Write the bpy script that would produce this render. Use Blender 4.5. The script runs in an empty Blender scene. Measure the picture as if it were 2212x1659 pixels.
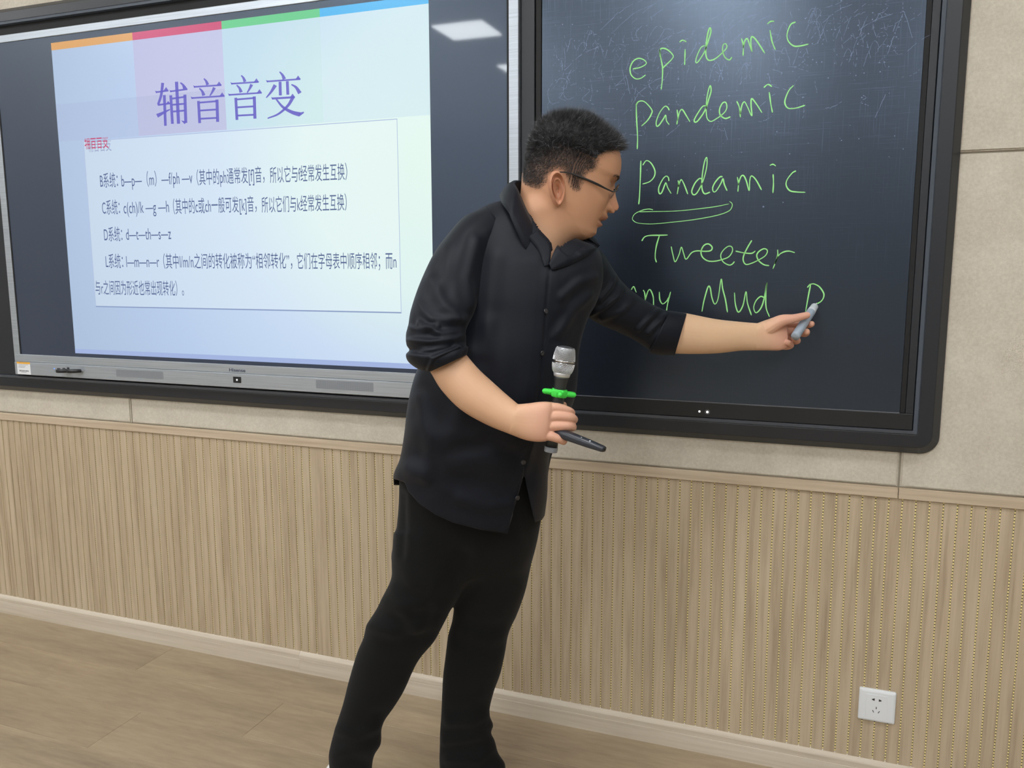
import bpy, bmesh, math, random
import numpy as np
from mathutils import Vector

# ------------------------------------------------------------------ camera, world, exposure
W, H, F = 2212, 1659, 1782.9956
CAM = np.array([2.993666, -2.282218, 1.404212])
ROT = (1.4267184596, 0.0023464076, 0.3593409832)
M = np.array([[0.9361261980, -0.0483171579, 0.3483291454],
              [0.3516564171, 0.1352258690, -0.9263108165],
              [-0.0023464055, 0.9896360021, 0.1435795173]])
S = bpy.context.scene
COL = S.collection
cam = bpy.data.cameras.new('camera'); cam.sensor_width = 36; cam.lens = F / W * 36; cam.clip_start = .05
co = bpy.data.objects.new('camera', cam); COL.objects.link(co)
co.location = CAM; co.rotation_euler = ROT
S.camera = co
S.view_settings.view_transform = 'Standard'; S.view_settings.look = 'None'
S.view_settings.gamma = 1; S.view_settings.use_curve_mapping = False
S.view_settings.exposure = 0.0
wd = bpy.data.worlds.new('world'); S.world = wd; wd.use_nodes = True
wd.node_tree.nodes['Background'].inputs[0].default_value = (.8, .88, 1, 1)
wd.node_tree.nodes['Background'].inputs[1].default_value = .3
CEIL = 3.3
LAMP = 34.0           # radiance of the ceiling panels
random.seed(7); rng = np.random.default_rng(5)

def ray(u, v): return M @ np.array([(u - W / 2) / F, -(v - H / 2) / F, -1.0])
def at(u, v, d): return CAM + ray(u, v) * d                 # a point seen at (u, v), d metres ahead
def onp(u, v, y):                                           # the point of the plane y=const seen at (u, v)
    r = ray(u, v); return CAM + r * ((y - CAM[1]) / r[1])
def proj(P):
    d = (np.asarray(P) - CAM) @ M
    return np.stack([W / 2 + F * d[..., 0] / -d[..., 2], H / 2 - F * d[..., 1] / -d[..., 2]], -1)

# ------------------------------------------------------------------ helpers
def srgb(r, g, b):
    return tuple(((c / 255) / 12.92 if c / 255 < .04045 else ((c / 255 + .055) / 1.055) ** 2.4) for c in (r, g, b)) + (1,)
def tag(o, label=None, cat=None, group=None, kind=None):
    for k, x in (('label', label), ('category', cat), ('group', group), ('kind', kind)):
        if x: o[k] = x
    return o
def empty(name, loc, label, cat, group=None):
    o = bpy.data.objects.new(name, None); COL.objects.link(o); o.location = loc; o.empty_display_size = .05
    return tag(o, label, cat, group)
def link(name, me, mat=None, parent=None, smooth=False):
    if mat is not None and not me.materials: me.materials.append(mat)
    if smooth: me.shade_smooth()
    o = bpy.data.objects.new(name, me); COL.objects.link(o)
    if parent is not None:
        o.parent = parent
        p = parent; t = Vector((0, 0, 0))
        while p is not None: t += p.location; p = p.parent
        o.location = -t                                     # meshes are written in world coordinates
    return o
def mesh(name, V, Fc, mat=None, parent=None, smooth=False):
    me = bpy.data.meshes.new(name); me.from_pydata([tuple(map(float, v)) for v in V], [], [tuple(map(int, f)) for f in Fc]); me.update()
    bm = bmesh.new(); bm.from_mesh(me); bmesh.ops.recalc_face_normals(bm, faces=bm.faces); bm.to_mesh(me); bm.free()
    return link(name, me, mat, parent, smooth)
def bm_obj(name, bm, mat, parent=None, smooth=False):
    me = bpy.data.meshes.new(name); bm.to_mesh(me); bm.free()
    return link(name, me, mat, parent, smooth)
def box(name, x0, x1, y0, y1, z0, z1, mat, parent=None, bev=0.0, seg=1):
    bm = bmesh.new(); bmesh.ops.create_cube(bm, size=1)
    for v in bm.verts: v.co = ((x0 + x1) / 2 + v.co.x * (x1 - x0), (y0 + y1) / 2 + v.co.y * (y1 - y0), (z0 + z1) / 2 + v.co.z * (z1 - z0))
    if bev: bmesh.ops.bevel(bm, geom=list(bm.edges), offset=bev, segments=seg, affect='EDGES', profile=.5)
    return bm_obj(name, bm, mat, parent)
def loft_vf(G, cap=True):
    G = np.asarray(G); n, k = G.shape[:2]; V = G.reshape(-1, 3).tolist(); Fc = []
    for i in range(n - 1):
        for j in range(k):
            a = i * k + j; b = i * k + (j + 1) % k; Fc.append((a, b, b + k, a + k))
    if cap:
        for i in (0, n - 1):
            V.append(G[i].mean(0).tolist()); c = len(V) - 1
            for j in range(k): Fc.append((c, i * k + j, i * k + (j + 1) % k))
    return V, Fc
def cat_vf(parts):
    V, Fc = [], []
    for v, f in parts:
        o = len(V); V += list(v); Fc += [tuple(i + o for i in q) for q in f]
    return V, Fc
def crom(P, n):                                              # Catmull-Rom resampling, n pieces per span
    P = np.asarray(P, float); E = np.vstack([2 * P[0] - P[1], P, 2 * P[-1] - P[-2]]); out = []
    for i in range(len(P) - 1):
        a, b, c, d = E[i:i + 4]
        for t in np.arange(n) / n:
            out.append(.5 * (2 * b + (c - a) * t + (2 * a - 5 * b + 4 * c - d) * t * t + (3 * b - a - 3 * c + d) * t ** 3))
    out.append(P[-1]); return np.array(out)
def rings(st, k=28, n=4, e=2.2):
    """stations (Lx,Ly,Rx,Ry,depth,halfdepth[,depthR-depthL]) -> grid of rings"""
    st = np.array([list(s) + [0] * (7 - len(s)) for s in st], float); st = crom(st, n); G = []
    th = np.arange(k) * 2 * math.pi / k
    c, s = np.cos(th), np.sin(th); c = np.sign(c) * abs(c) ** (2 / e); s = np.sign(s) * abs(s) ** (2 / e)
    for lx, ly, rx, ry, d, b, dd in st:
        A, B = at(lx, ly, d - dd / 2), at(rx, ry, d + dd / 2); C = (A + B) / 2; L = (B - A) / 2
        D = ray((lx + rx) / 2, (ly + ry) / 2); D /= np.linalg.norm(D)
        G.append(C + np.outer(c, L) + np.outer(s, D * b))
    return np.array(G)
def frame_of(t):
    t = t / np.linalg.norm(t); a = np.array([0, 0, 1.]) if abs(t[2]) < .9 else np.array([1., 0, 0])
    u = np.cross(t, a); u /= np.linalg.norm(u); return u, np.cross(t, u)
def tube(P, r, k=12, n=4, round_ends=True, flat=1.0):
    P = np.asarray(P, float); r = np.broadcast_to(np.asarray(r, float), (len(P),)) if np.ndim(r) == 0 else np.asarray(r, float)
    Q = crom(np.hstack([P, r[:, None]]), n) if n > 1 else np.hstack([P, r[:, None]])
    P, r = Q[:, :3], Q[:, 3]; T = np.gradient(P, axis=0)
    if round_ends:
        t0, t1 = T[0] / np.linalg.norm(T[0]), T[-1] / np.linalg.norm(T[-1]); PP, RR, TT = [], [], []
        for a in (80, 55, 30): PP.append(P[0] - t0 * r[0] * math.sin(math.radians(a))); RR.append(r[0] * math.cos(math.radians(a))); TT.append(t0)
        PP += list(P); RR += list(r); TT += list(T)
        for a in (30, 55, 80): PP.append(P[-1] + t1 * r[-1] * math.sin(math.radians(a))); RR.append(r[-1] * math.cos(math.radians(a))); TT.append(t1)
        P, r, T = np.array(PP), np.array(RR), np.array(TT)
    th = np.arange(k) * 2 * math.pi / k; G = []; u = None
    for p, q, t in zip(P, r, T):
        t = t / np.linalg.norm(t)
        if u is None: u, w = frame_of(t)
        else: u = u - t * (u @ t); u /= np.linalg.norm(u); w = np.cross(t, u)
        G.append(p + q * (np.outer(np.cos(th), u) + flat * np.outer(np.sin(th), w)))
    return np.array(G)
def lathe(axis0, axis1, prof, k=32):
    """profile [(t along axis 0..1, radius)] about the axis between two points"""
    a0, a1 = np.asarray(axis0, float), np.asarray(axis1, float); u, w = frame_of(a1 - a0)
    th = np.arange(k) * 2 * math.pi / k
    return np.array([a0 + (a1 - a0) * t + r * (np.outer(np.cos(th), u) + np.outer(np.sin(th), w)) for t, r in prof])
def ball(c, r, k=16):
    c = np.asarray(c, float); r = np.broadcast_to(r, (3,)); G = []
    for i in range(1, k // 2):
        a = math.pi * i / (k // 2); th = np.arange(k) * 2 * math.pi / k
        G.append(c + np.stack([np.sin(a) * np.cos(th) * r[0], np.sin(a) * np.sin(th) * r[1], np.full(k, np.cos(a)) * r[2]], 1))
    return loft_vf(G)
def remesh(parts, vox, smooth=4, fac=.5):
    V, Fc = cat_vf(parts); o = mesh('tmp', V, Fc)
    m = o.modifiers.new('r', 'REMESH'); m.mode = 'VOXEL'; m.voxel_size = vox
    if smooth: q = o.modifiers.new('s', 'SMOOTH'); q.factor = fac; q.iterations = smooth
    dg = bpy.context.evaluated_depsgraph_get(); me = bpy.data.meshes.new_from_object(o.evaluated_get(dg))
    n = len(me.vertices); V = np.empty(n * 3); me.vertices.foreach_get('co', V); N = np.empty(n * 3); me.vertices.foreach_get('normal', N)
    P = [tuple(p.vertices) for p in me.polygons]
    old = o.data; bpy.data.objects.remove(o); bpy.data.meshes.remove(old); bpy.data.meshes.remove(me)
    return V.reshape(-1, 3), P, N.reshape(-1, 3)
def segdist(P, a, b):
    a, b = np.asarray(a, float), np.asarray(b, float); d = b - a; t = np.clip(((P - a) @ d) / (d @ d), 0, 1)
    return np.linalg.norm(P - (a + t[..., None] * d), axis=-1)
def folds(V, N, FL, dmax=9):
    """raise ridges (amp m, width px) along polylines drawn where the folds are seen"""
    uv = proj(V); out = np.zeros(V.shape[:-1]); facing = np.clip(-((V - CAM) / np.linalg.norm(V - CAM, axis=-1, keepdims=True) * N).sum(-1) * 2, 0, 1)
    for pts, amp, w in FL:
        d = np.full(V.shape[:-1], 1e9)
        for a, b in zip(pts[:-1], pts[1:]): d = np.minimum(d, segdist(uv, a, b))
        out += amp * (np.exp(-(d / w) ** 2) - .45 * np.exp(-((d - 1.7 * w) / w) ** 2))
    return V + N * (out * facing)[..., None]

# ------------------------------------------------------------------ materials
def mat(name, color=(.5, .5, .5, 1), rough=.5, metal=0, spec=.5, emit=None, es=1):
    m = bpy.data.materials.new(name); m.use_nodes = True; b = m.node_tree.nodes['Principled BSDF']
    b.inputs['Base Color'].default_value = color; b.inputs['Roughness'].default_value = rough
    b.inputs['Metallic'].default_value = metal; b.inputs['Specular IOR Level'].default_value = spec
    if emit: b.inputs['Emission Color'].default_value = emit; b.inputs['Emission Strength'].default_value = es
    return m
class NT:
    def __init__(s, m): s.m = m; s.t = m.node_tree; s.b = s.t.nodes['Principled BSDF']
    def n(s, typ, **kw):
        q = s.t.nodes.new(typ)
        for k, v in kw.items():
            if k.startswith('i_'): q.inputs[k[2:].replace('_', ' ')].default_value = v
            else: setattr(q, k, v)
        return q
    def l(s, a, b): s.t.links.new(a, b)
    def pos(s, scale=(1, 1, 1)):
        g = s.n('ShaderNodeNewGeometry'); mp = s.n('ShaderNodeMapping'); mp.inputs['Scale'].default_value = scale
        s.l(g.outputs['Position'], mp.inputs['Vector']); return mp.outputs[0]
    def noise(s, vec, scale, detail=4, rough=.6):
        q = s.n('ShaderNodeTexNoise'); q.inputs['Scale'].default_value = scale; q.inputs['Detail'].default_value = detail
        q.inputs['Roughness'].default_value = rough; s.l(vec, q.inputs['Vector']); return q.outputs['Fac']
    def ramp(s, fac, stops):
        r = s.n('ShaderNodeValToRGB'); e = r.color_ramp.elements
        while len(e) < len(stops): e.new(.5)
        for q, (p, c) in zip(e, stops): q.position = p; q.color = c
        s.l(fac, r.inputs[0]); return r.outputs[0]
    def mix(s, fac, a, b, blend='MIX'):
        q = s.n('ShaderNodeMix', data_type='RGBA', blend_type=blend)
        if isinstance(fac, (int, float)): q.inputs[0].default_value = fac
        else: s.l(fac, q.inputs[0])
        for i, x in ((6, a), (7, b)):
            if isinstance(x, tuple): q.inputs[i].default_value = x
            else: s.l(x, q.inputs[i])
        return q.outputs[2]
    def math(s, op, a, b=0.0):
        q = s.n('ShaderNodeMath', operation=op)
        for i, x in ((0, a), (1, b)):
            if isinstance(x, (int, float)): q.inputs[i].default_value = x
            else: s.l(x, q.inputs[i])
        return q.outputs[0]
    def color(s, c): s.l(c, s.b.inputs['Base Color'])
    def bump(s, h, strength=.2, dist=.002):
        q = s.n('ShaderNodeBump'); q.inputs['Strength'].default_value = strength; q.inputs['Distance'].default_value = dist
        s.l(h, q.inputs['Height']); s.l(q.outputs[0], s.b.inputs['Normal'])

def wood(name, c0, c1, c2, sc, rnd=.12, rough=.55, warp=1.0):
    m = mat(name, rough=rough, spec=.3); t = NT(m); v = t.pos(sc)
    oi = t.n('ShaderNodeObjectInfo'); add = t.n('ShaderNodeVectorMath', operation='ADD'); cmb = t.n('ShaderNodeCombineXYZ')
    k = t.math('MULTIPLY', oi.outputs['Random'], 37.0)
    for i in range(3): t.l(k, cmb.inputs[i])
    t.l(v, add.inputs[0]); t.l(cmb.outputs[0], add.inputs[1])
    fine = t.noise(add.outputs[0], 1.0, 6, .65); broad = t.noise(add.outputs[0], .22, 3, .5)
    c = t.ramp(fine, [(.3, c0), (.52, c1), (.75, c2)])
    c = t.mix(t.ramp(broad, [(.35, (.2, .2, .2, 1)), (.7, (0, 0, 0, 1))]), c, c0)
    r = t.ramp(oi.outputs['Random'], [(0, (1 - rnd, 1 - rnd, 1 - rnd, 1)), (1, (1, 1, 1, 1))])
    t.color(t.mix(1.0, c, r, 'MULTIPLY')); t.bump(fine, .12, .001); return m
SLAT = wood('slat_wood', srgb(166, 146, 122), srgb(192, 174, 148), srgb(207, 190, 166), (55, 55, 2.2), .05)
TRIMW = wood('trim_wood', srgb(176, 156, 132), srgb(199, 181, 157), srgb(210, 193, 170), (2.0, 60, 70), .03)
BASEW = wood('baseboard_wood', srgb(188, 174, 155), srgb(204, 192, 174), srgb(214, 204, 188), (2.0, 50, 60), .02)
def floor_mat():
    m = mat('vinyl_plank', rough=.42, spec=.4); t = NT(m); v = t.pos((1.0, 6, 1))
    oi = t.n('ShaderNodeObjectInfo'); add = t.n('ShaderNodeVectorMath', operation='ADD'); cmb = t.n('ShaderNodeCombineXYZ')
    k = t.math('MULTIPLY', oi.outputs['Random'], 51.0); t.l(k, cmb.inputs[0]); t.l(k, cmb.inputs[1]); t.l(v, add.inputs[0]); t.l(cmb.outputs[0], add.inputs[1])
    a = t.noise(add.outputs[0], 1.3, 5, .55); b = t.noise(add.outputs[0], 9, 6, .7)
    c = t.ramp(a, [(.3, srgb(124, 108, 92)), (.46, srgb(155, 137, 114)), (.66, srgb(172, 154, 127))])
    c = t.mix(.35, c, t.ramp(b, [(.3, srgb(126, 109, 90)), (.7, srgb(182, 165, 138))]))
    r = t.ramp(oi.outputs['Random'], [(0, (.9, .89, .88, 1)), (1, (1, 1, 1, 1))]); t.color(t.mix(1.0, c, r, 'MULTIPLY')); t.bump(b, .08, .001)
    return m
FLOOR = floor_mat()
def fabric_panel():
    m = mat('felt_panel', rough=.95, spec=.1); t = NT(m); v = t.pos()
    a = t.noise(v, 9, 4, .6); b = t.noise(v, 160, 3, .7)
    c = t.ramp(a, [(.3, srgb(191, 182, 167)), (.7, srgb(208, 200, 185))]); c = t.mix(.3, c, t.ramp(b, [(.3, srgb(172, 162, 146)), (.7, srgb(226, 219, 206))]))
    t.color(c); t.bump(b, .25, .0015); return m
FELT = fabric_panel()
def groove():
    m = mat('perforated_groove', rough=.6); t = NT(m); g = t.n('ShaderNodeNewGeometry'); sp = t.n('ShaderNodeSeparateXYZ'); t.l(g.outputs['Position'], sp.inputs[0])
    f = t.math('FRACT', t.math('MULTIPLY', sp.outputs[2], 1 / .0082)); k = t.math('LESS_THAN', t.math('ABSOLUTE', t.math('SUBTRACT', f, .5)), .15)
    t.color(t.mix(k, srgb(255, 240, 172), srgb(60, 50, 36))); return m
GROOVE = groove()
PLASTER = mat('white_paint', srgb(168, 166, 160), .8, spec=.2)
CEILM = mat('ceiling_paint', srgb(240, 241, 242), .9, spec=.1)
BLACKF = mat('black_frame', srgb(33, 36, 42), .42, spec=.55)
BLACKE = mat('lit_black_ledge', srgb(76, 84, 96), .35, spec=.7)  # lighter than the frame: light caught by the slanted ledge put into colour
BEZEL = mat('board_bezel', srgb(30, 32, 35), .38)
GAP = mat('dark_gap', srgb(12, 12, 14), .7)
def alu():
    m = mat('brushed_aluminium', srgb(196, 200, 204), .42, .7); t = NT(m); n = t.noise(t.pos((4, 4, 700)), 1, 3, .6)
    t.color(t.ramp(n, [(.3, srgb(170, 177, 186)), (.7, srgb(200, 207, 216))])); return m
ALU = alu()
GRILLE = mat('speaker_mesh', srgb(150, 154, 160), .6, .3)
GLASS = mat('display_glass', srgb(44, 52, 72), .36, spec=.9); g_ = GLASS.node_tree.nodes['Principled BSDF']
g_.inputs['Coat Weight'].default_value = .45; g_.inputs['Coat Roughness'].default_value = .035; g_.inputs['Specular Tint'].default_value = (.68, .84, 1, 1)
def board_mat():
    m = mat('board_surface', srgb(36, 40, 48), .28, spec=.8); t = NT(m); t.b.inputs['Specular Tint'].default_value = (.58, .74, 1, 1)
    t.b.inputs['Coat Weight'].default_value = .12; t.b.inputs['Coat Roughness'].default_value = .22; t.b.inputs['IOR'].default_value = 1.72
    h = t.noise(t.pos((6, 1, 420)), 1, 4, .75); v = t.noise(t.pos((420, 1, 6)), 1, 4, .75); w = t.noise(t.pos(), 3.0, 3, .6)
    k = t.math('MULTIPLY', t.math('MAXIMUM', t.math('SUBTRACT', h, .56), t.math('SUBTRACT', v, .56)), t.math('MULTIPLY', w, 4.0))
    g = t.n('ShaderNodeNewGeometry'); sp = t.n('ShaderNodeSeparateXYZ'); t.l(g.outputs['Position'], sp.inputs[0])
    dust = t.n('ShaderNodeMapRange'); t.l(sp.outputs[2], dust.inputs[0]); dust.inputs[1].default_value = 1.3; dust.inputs[2].default_value = 2.0
    dust.inputs[3].default_value = .10; dust.inputs[4].default_value = .75
    t.color(t.mix(t.math('MULTIPLY', k, dust.outputs[0]), srgb(21, 25, 33), srgb(150, 168, 210))); return m
BOARD = board_mat()
CHALK = mat('green_writing', srgb(165, 240, 152), .8, spec=.2)
CHALKW = mat('chalk_dust', srgb(140, 156, 190), .95, spec=.1)
WHITEP = mat('white_plastic', srgb(226, 229, 232), .35)
DARKSLOT = mat('socket_slot', srgb(40, 42, 44), .6)
BLKP = mat('black_plastic', srgb(30, 31, 34), .35)
SOLE = mat('white_sole', srgb(225, 225, 225), .6)

def slide_emit(name, c, es=1.0):
    return mat(name, (0, 0, 0, 1), .25, spec=.3, emit=c, es=es)
def slide_bg():  # pale-to-blue falloff: viewing-angle glare painted into the slide's emission
    m = mat('slide_glare_tint', (0, 0, 0, 1), .25, spec=.3); t = NT(m); v = t.pos(); g = t.n('ShaderNodeVectorMath', operation='DISTANCE')
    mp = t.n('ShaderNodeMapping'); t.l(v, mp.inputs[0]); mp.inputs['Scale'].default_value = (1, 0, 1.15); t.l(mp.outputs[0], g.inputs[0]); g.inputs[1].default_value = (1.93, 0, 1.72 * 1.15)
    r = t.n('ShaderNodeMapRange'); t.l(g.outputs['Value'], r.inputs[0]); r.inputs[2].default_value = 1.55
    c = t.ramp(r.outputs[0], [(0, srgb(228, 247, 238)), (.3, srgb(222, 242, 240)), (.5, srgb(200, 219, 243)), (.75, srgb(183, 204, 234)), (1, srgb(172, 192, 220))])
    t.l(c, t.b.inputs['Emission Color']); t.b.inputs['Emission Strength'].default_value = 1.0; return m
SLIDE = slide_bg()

# ------------------------------------------------------------------ room
def room():
    tag(box('wall_front', -2.6, 6.2, .0, .12, 0, CEIL, GAP), kind='structure')
    wf = bpy.data.objects['wall_front']
    # slats with perforated yellow grooves
    PIT = .0315; x = 2.2952 - PIT * 26; xs = []
    a = 2.2952 - PIT * 26
    while a < 4.15: xs.append((a, PIT)); a += PIT
    b = 0.0 + PIT * math.floor((2.2952 - PIT * 26) / PIT) - PIT * 1
    xs.append((b, x - b))
    while b > -.75: b -= PIT; xs.append((b, PIT))
    Z0, Z1 = .072, .812
    def slat_mesh(w):
        bm = bmesh.new(); g = .0017; c = .0005
        pr = [(g, 0), (g, -.0075), (g + c, -.008), (w - g - c, -.008), (w - g, -.0075), (w - g, 0)]
        lo = [bm.verts.new((px, py, Z0)) for px, py in pr]; hi = [bm.verts.new((px, py, Z1)) for px, py in pr]
        for i in range(5): bm.faces.new((lo[i], lo[i + 1], hi[i + 1], hi[i]))
        me = bpy.data.meshes.new('slat'); bmesh.ops.recalc_face_normals(bm, faces=bm.faces); bm.to_mesh(me); bm.free(); me.materials.append(SLAT); return me
    cache = {}
    for a, w in sorted(xs):
        k = round(w, 4)
        if k not in cache: cache[k] = slat_mesh(w)
        o = bpy.data.objects.new('slat', cache[k]); COL.objects.link(o); o.location = (a, 0, 0); o.parent = wf
    gb = box('groove_backing', -.75, 4.15, -.0054, -.0002, Z0, Z1, GROOVE, wf)
    # slats beyond the view, plain boards to the room corners
    for x0, x1 in ((-2.6, -.75), (4.15, 6.2)): box('plain_panel', x0, x1, -.008, 0, 0, .83, SLAT, wf)
    # felt panels
    gx = [-2.59, -1.872, -.605, .662, 1.93, 3.197, 4.465, 6.19]; gz = [.835, 1.664, 2.493, CEIL]
    for i in range(7):
        for j in range(3):
            x0, x1, z0, z1 = gx[i], gx[i + 1], gz[j], gz[j + 1]
            bm = bmesh.new(); bmesh.ops.create_cube(bm, size=1); g = .0025
            for v in bm.verts: v.co = ((x0 + x1) / 2 + v.co.x * (x1 - x0 - 2 * g), -.005 + v.co.y * .009, (z0 + z1) / 2 + v.co.z * (z1 - z0 - 2 * g))
            ed = [e for e in bm.edges if all(v.co.y < -.005 for v in e.verts)]
            bmesh.ops.bevel(bm, geom=ed, offset=.004, segments=2, affect='EDGES')
            bm_obj('wall_panel', bm, FELT, wf)
    box('joint_strip', -2.6, 6.19, -.0026, -.0001, .82, CEIL, mat('joint_filler', srgb(150, 141, 126), .9), wf)
    # trim rail, cut at x = 3.197
    for n, (x0, x1) in enumerate(((-2.59, 3.1963), (3.1977, 6.19))):
        tag(box('trim_%d' % (n + 1), x0, x1, -.014, -.0001, .8068, .8352, TRIMW, bev=.0012, seg=2), kind='structure')
    # baseboard: lower face, fine groove, sloped cap
    be = bpy.data.objects.new('baseboard_front', None); COL.objects.link(be); tag(be, kind='structure')
    prof = [(0, 0), (-.017, 0), (-.017, .0472), (-.0158, .0478), (-.0158, .0498), (-.0168, .0504), (-.0168, .0632), (-.0150, .0668), (-.0050, .0790), (0, .0790)]
    for x0, x1 in ((-2.59, 1.3495), (1.3501, 6.19)):
        V = [(x0, y, z) for y, z in prof] + [(x1, y, z) for y, z in prof]; n = len(prof)
        Fc = [(i, (i + 1) % n, (i + 1) % n + n, i + n) for i in range(n)] + [tuple(range(n)), tuple(range(n, 2 * n))]
        mesh('moulding', V, Fc, BASEW, be)
    # floor of planks
    fl = tag(box('floor', -2.6, 6.2, -9, .0, -.1, -.004, mat('subfloor', srgb(70, 60, 48), .9)), kind='structure')
    pw, L = .2055, 1.25; j = 0; y = -.0
    off = [.35, .98, .12, .70, .45, 1.1, .25, .85]
    while y > -8.9:
        y1 = max(y - pw, -8.98); x = -2.6 - off[j % 8]
        if j < 16:
            while x < 6.2:
                a, b = max(x, -2.6), min(x + L, 6.2)
                if b - a > .02 and -1 < b and a < 4.6:
                    bm = bmesh.new(); bmesh.ops.create_cube(bm, size=1); g = .0003
                    for v in bm.verts: v.co = ((a + b) / 2 + v.co.x * (b - a - 2 * g), (y + y1) / 2 + v.co.y * (y - y1 - 2 * g), -.002 + v.co.z * .004)
                    bmesh.ops.bevel(bm, geom=[e for e in bm.edges if all(v.co.z > -.001 for v in e.verts)], offset=.0006, segments=1, affect='EDGES')
                    bm_obj('plank', bm, FLOOR, fl)
                x += L
        y = y1; j += 1
    box('plain_flooring', -2.6, -1.0 - .01, -8.98, -.0, -.004, -.0005, FLOOR, fl); box('plain_flooring', 4.6, 6.2, -8.98, 0, -.004, -.0005, FLOOR, fl)
    box('plain_flooring', -1.01, 4.6, -8.98, -3.29, -.004, -.0005, FLOOR, fl)
    tag(box('ceiling', -2.6, 6.2, -9, .12, CEIL, CEIL + .1, CEILM), kind='structure')
    tag(box('wall_left', -2.72, -2.6, -9, .12, 0, CEIL, PLASTER), kind='structure')
    tag(box('wall_right', 6.2, 6.32, -9, .12, 0, CEIL, PLASTER), kind='structure')
    tag(box('wall_back', -2.6, 6.2, -9.12, -9, 0, CEIL, PLASTER), kind='structure')
    lm = mat('light_diffuser', (1, 1, 1, 1), .5, emit=(.93, .97, 1, 1), es=LAMP); fm = mat('light_frame', srgb(235, 235, 235), .4)
    base = None; h = .215
    for xx in (.165 - 2.1, .165, .165 + 2.1, .165 + 4.2):
        for yy in (-1.48, -2.91, -4.34, -5.77, -7.2):
            if base is None:
                base = empty('ceiling_light', (xx, yy, CEIL), 'square white light panel set in the ceiling', 'light', 'ceiling light panels')
                base.location = (0, 0, 0)
                d = box('diffuser', -h, h, -h, h, -.012, -.004, lm, base); f = box('light_frame', -h - .02, h + .02, -h - .02, h + .02, -.0038, -.0002, fm, base)
                base.location = (xx, yy, CEIL); kids = [d, f]
            else:
                r = base.copy(); COL.objects.link(r); r.location = (xx, yy, CEIL)
                for q in kids: c = q.copy(); COL.objects.link(c); c.parent = r
room()

# ------------------------------------------------------------------ black surround around both boards
def rrect(x0, x1, z0, z1, r, k=8):
    P = []
    for cx, cz, a0 in ((x1 - r, z0 + r, -90), (x1 - r, z1 - r, 0), (x0 + r, z1 - r, 90), (x0 + r, z0 + r, 180)):
        for i in range(k + 1):
            a = math.radians(a0 + 90 * i / k); P.append((cx + r * math.cos(a), cz + r * math.sin(a)))
    return P
def ringframe(name, x0, x1, z0, z1, prof, m, parent=None):
    """sweep (inset, y) profile round a rounded rectangle; prof r per point"""
    G = [[(x, y, z) for x, z in rrect(x0 + i, x1 - i, z0 + i, z1 - i, max(r, .0005))] for i, y, r in prof]
    V, Fc = loft_vf(np.array(G), cap=False); return mesh(name, V, Fc, m, parent)
sur = empty('board_surround', (1.6, 0, .93), 'large black frame with rounded corner around the display and the dark board', 'frame')
X0, X1, Z0, Z1 = -.16, 3.2825, .9275, 2.309
ringframe('outer_frame', X0, X1, Z0, Z1, [(0, -.0005, .045), (.001, -.014, .045), (.020, -.040, .032), (.022, -.0415, .030), (.052, -.0435, .006), (.0535, -.043, .005)], BLACKF, sur)
ringframe('inner_ledge', X0 + .0535, X1 - .0535, Z0 + .0535, Z1 - .0535, [(0, -.043, .004), (.0025, -.047, .003), (.0115, -.0505, .002), (.013, -.036, .002)], BLACKE, sur)
box('back_plate', X0 + .05, X1 - .05, -.036, -.012, Z0 + .05, Z1 - .05, GAP, sur)
box('divider_post', 2.1835, 2.2225, -.050, -.036, Z0 + .066, Z1 - .066, BLACKF, sur, bev=.0015)
box('divider_post', X0 + .067, .1655, -.046, -.036, Z0 + .066, Z1 - .066, BLACKF, sur, bev=.0015)

# ------------------------------------------------------------------ interactive display
dis = empty('interactive_display', (1.17, -.05, 1.0), 'large interactive display in a silver frame showing a slide of dark text on pale blue', 'display')
SX0, SX1, SZ0, SZ1 = .1985, 2.151, 1.077, 2.1795
box('frame_rail', .1692, 2.1795, -.064, -.036, 1.0005, 1.0476, ALU, dis, bev=.0012)
box('frame_rail', .1692, 2.1795, -.062, -.036, 1.0482, SZ0, ALU, dis, bev=.0012)
box('frame_rail', .1692, 2.1795, -.062, -.036, SZ1, 2.204, ALU, dis, bev=.0012)
box('frame_rail', .1692, SX0, -.062, -.036, SZ0, SZ1, ALU, dis, bev=.001)
box('frame_rail', SX1, 2.1795, -.062, -.036, SZ0, SZ1, ALU, dis, bev=.001)
box('dark_lip', SX0, SX0 + .006, -.0600, -.0585, SZ0, SZ1, GAP, dis); box('dark_lip', SX1 - .006, SX1, -.0600, -.0585, SZ0, SZ1, GAP, dis)  # thin dark strip along each side of the screen
scr = box('screen', SX0, SX1, -.0590, -.040, SZ0, SZ1, GLASS, dis)
YS = -.0593
def flat(name, pts, m, parent, y=YS, th=.0003):
    V = [(x, y, z) for x, z in pts] + [(x, y + th, z) for x, z in pts]; n = len(pts)
    Fc = [tuple(range(n)), tuple(range(2 * n - 1, n - 1, -1))] + [(i, (i + 1) % n, (i + 1) % n + n, i + n) for i in range(n)]
    return mesh(name, V, Fc, m, parent)
def rect(name, x0, x1, z0, z1, m, parent, y=YS, th=.0003): return flat(name, [(x0, z0), (x1, z0), (x1, z1), (x0, z1)], m, parent, y, th)
LX0, LX1, LZ0, LZ1 = .4725, 1.9085, 1.0900, 2.1580
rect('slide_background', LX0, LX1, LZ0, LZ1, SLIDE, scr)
q = (LX1 - LX0) / 4
tints = [((219, 164, 104), 'orange'), ((205, 84, 124), 'crimson'), ((110, 205, 146), 'green'), ((86, 184, 238), 'blue')]
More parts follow.
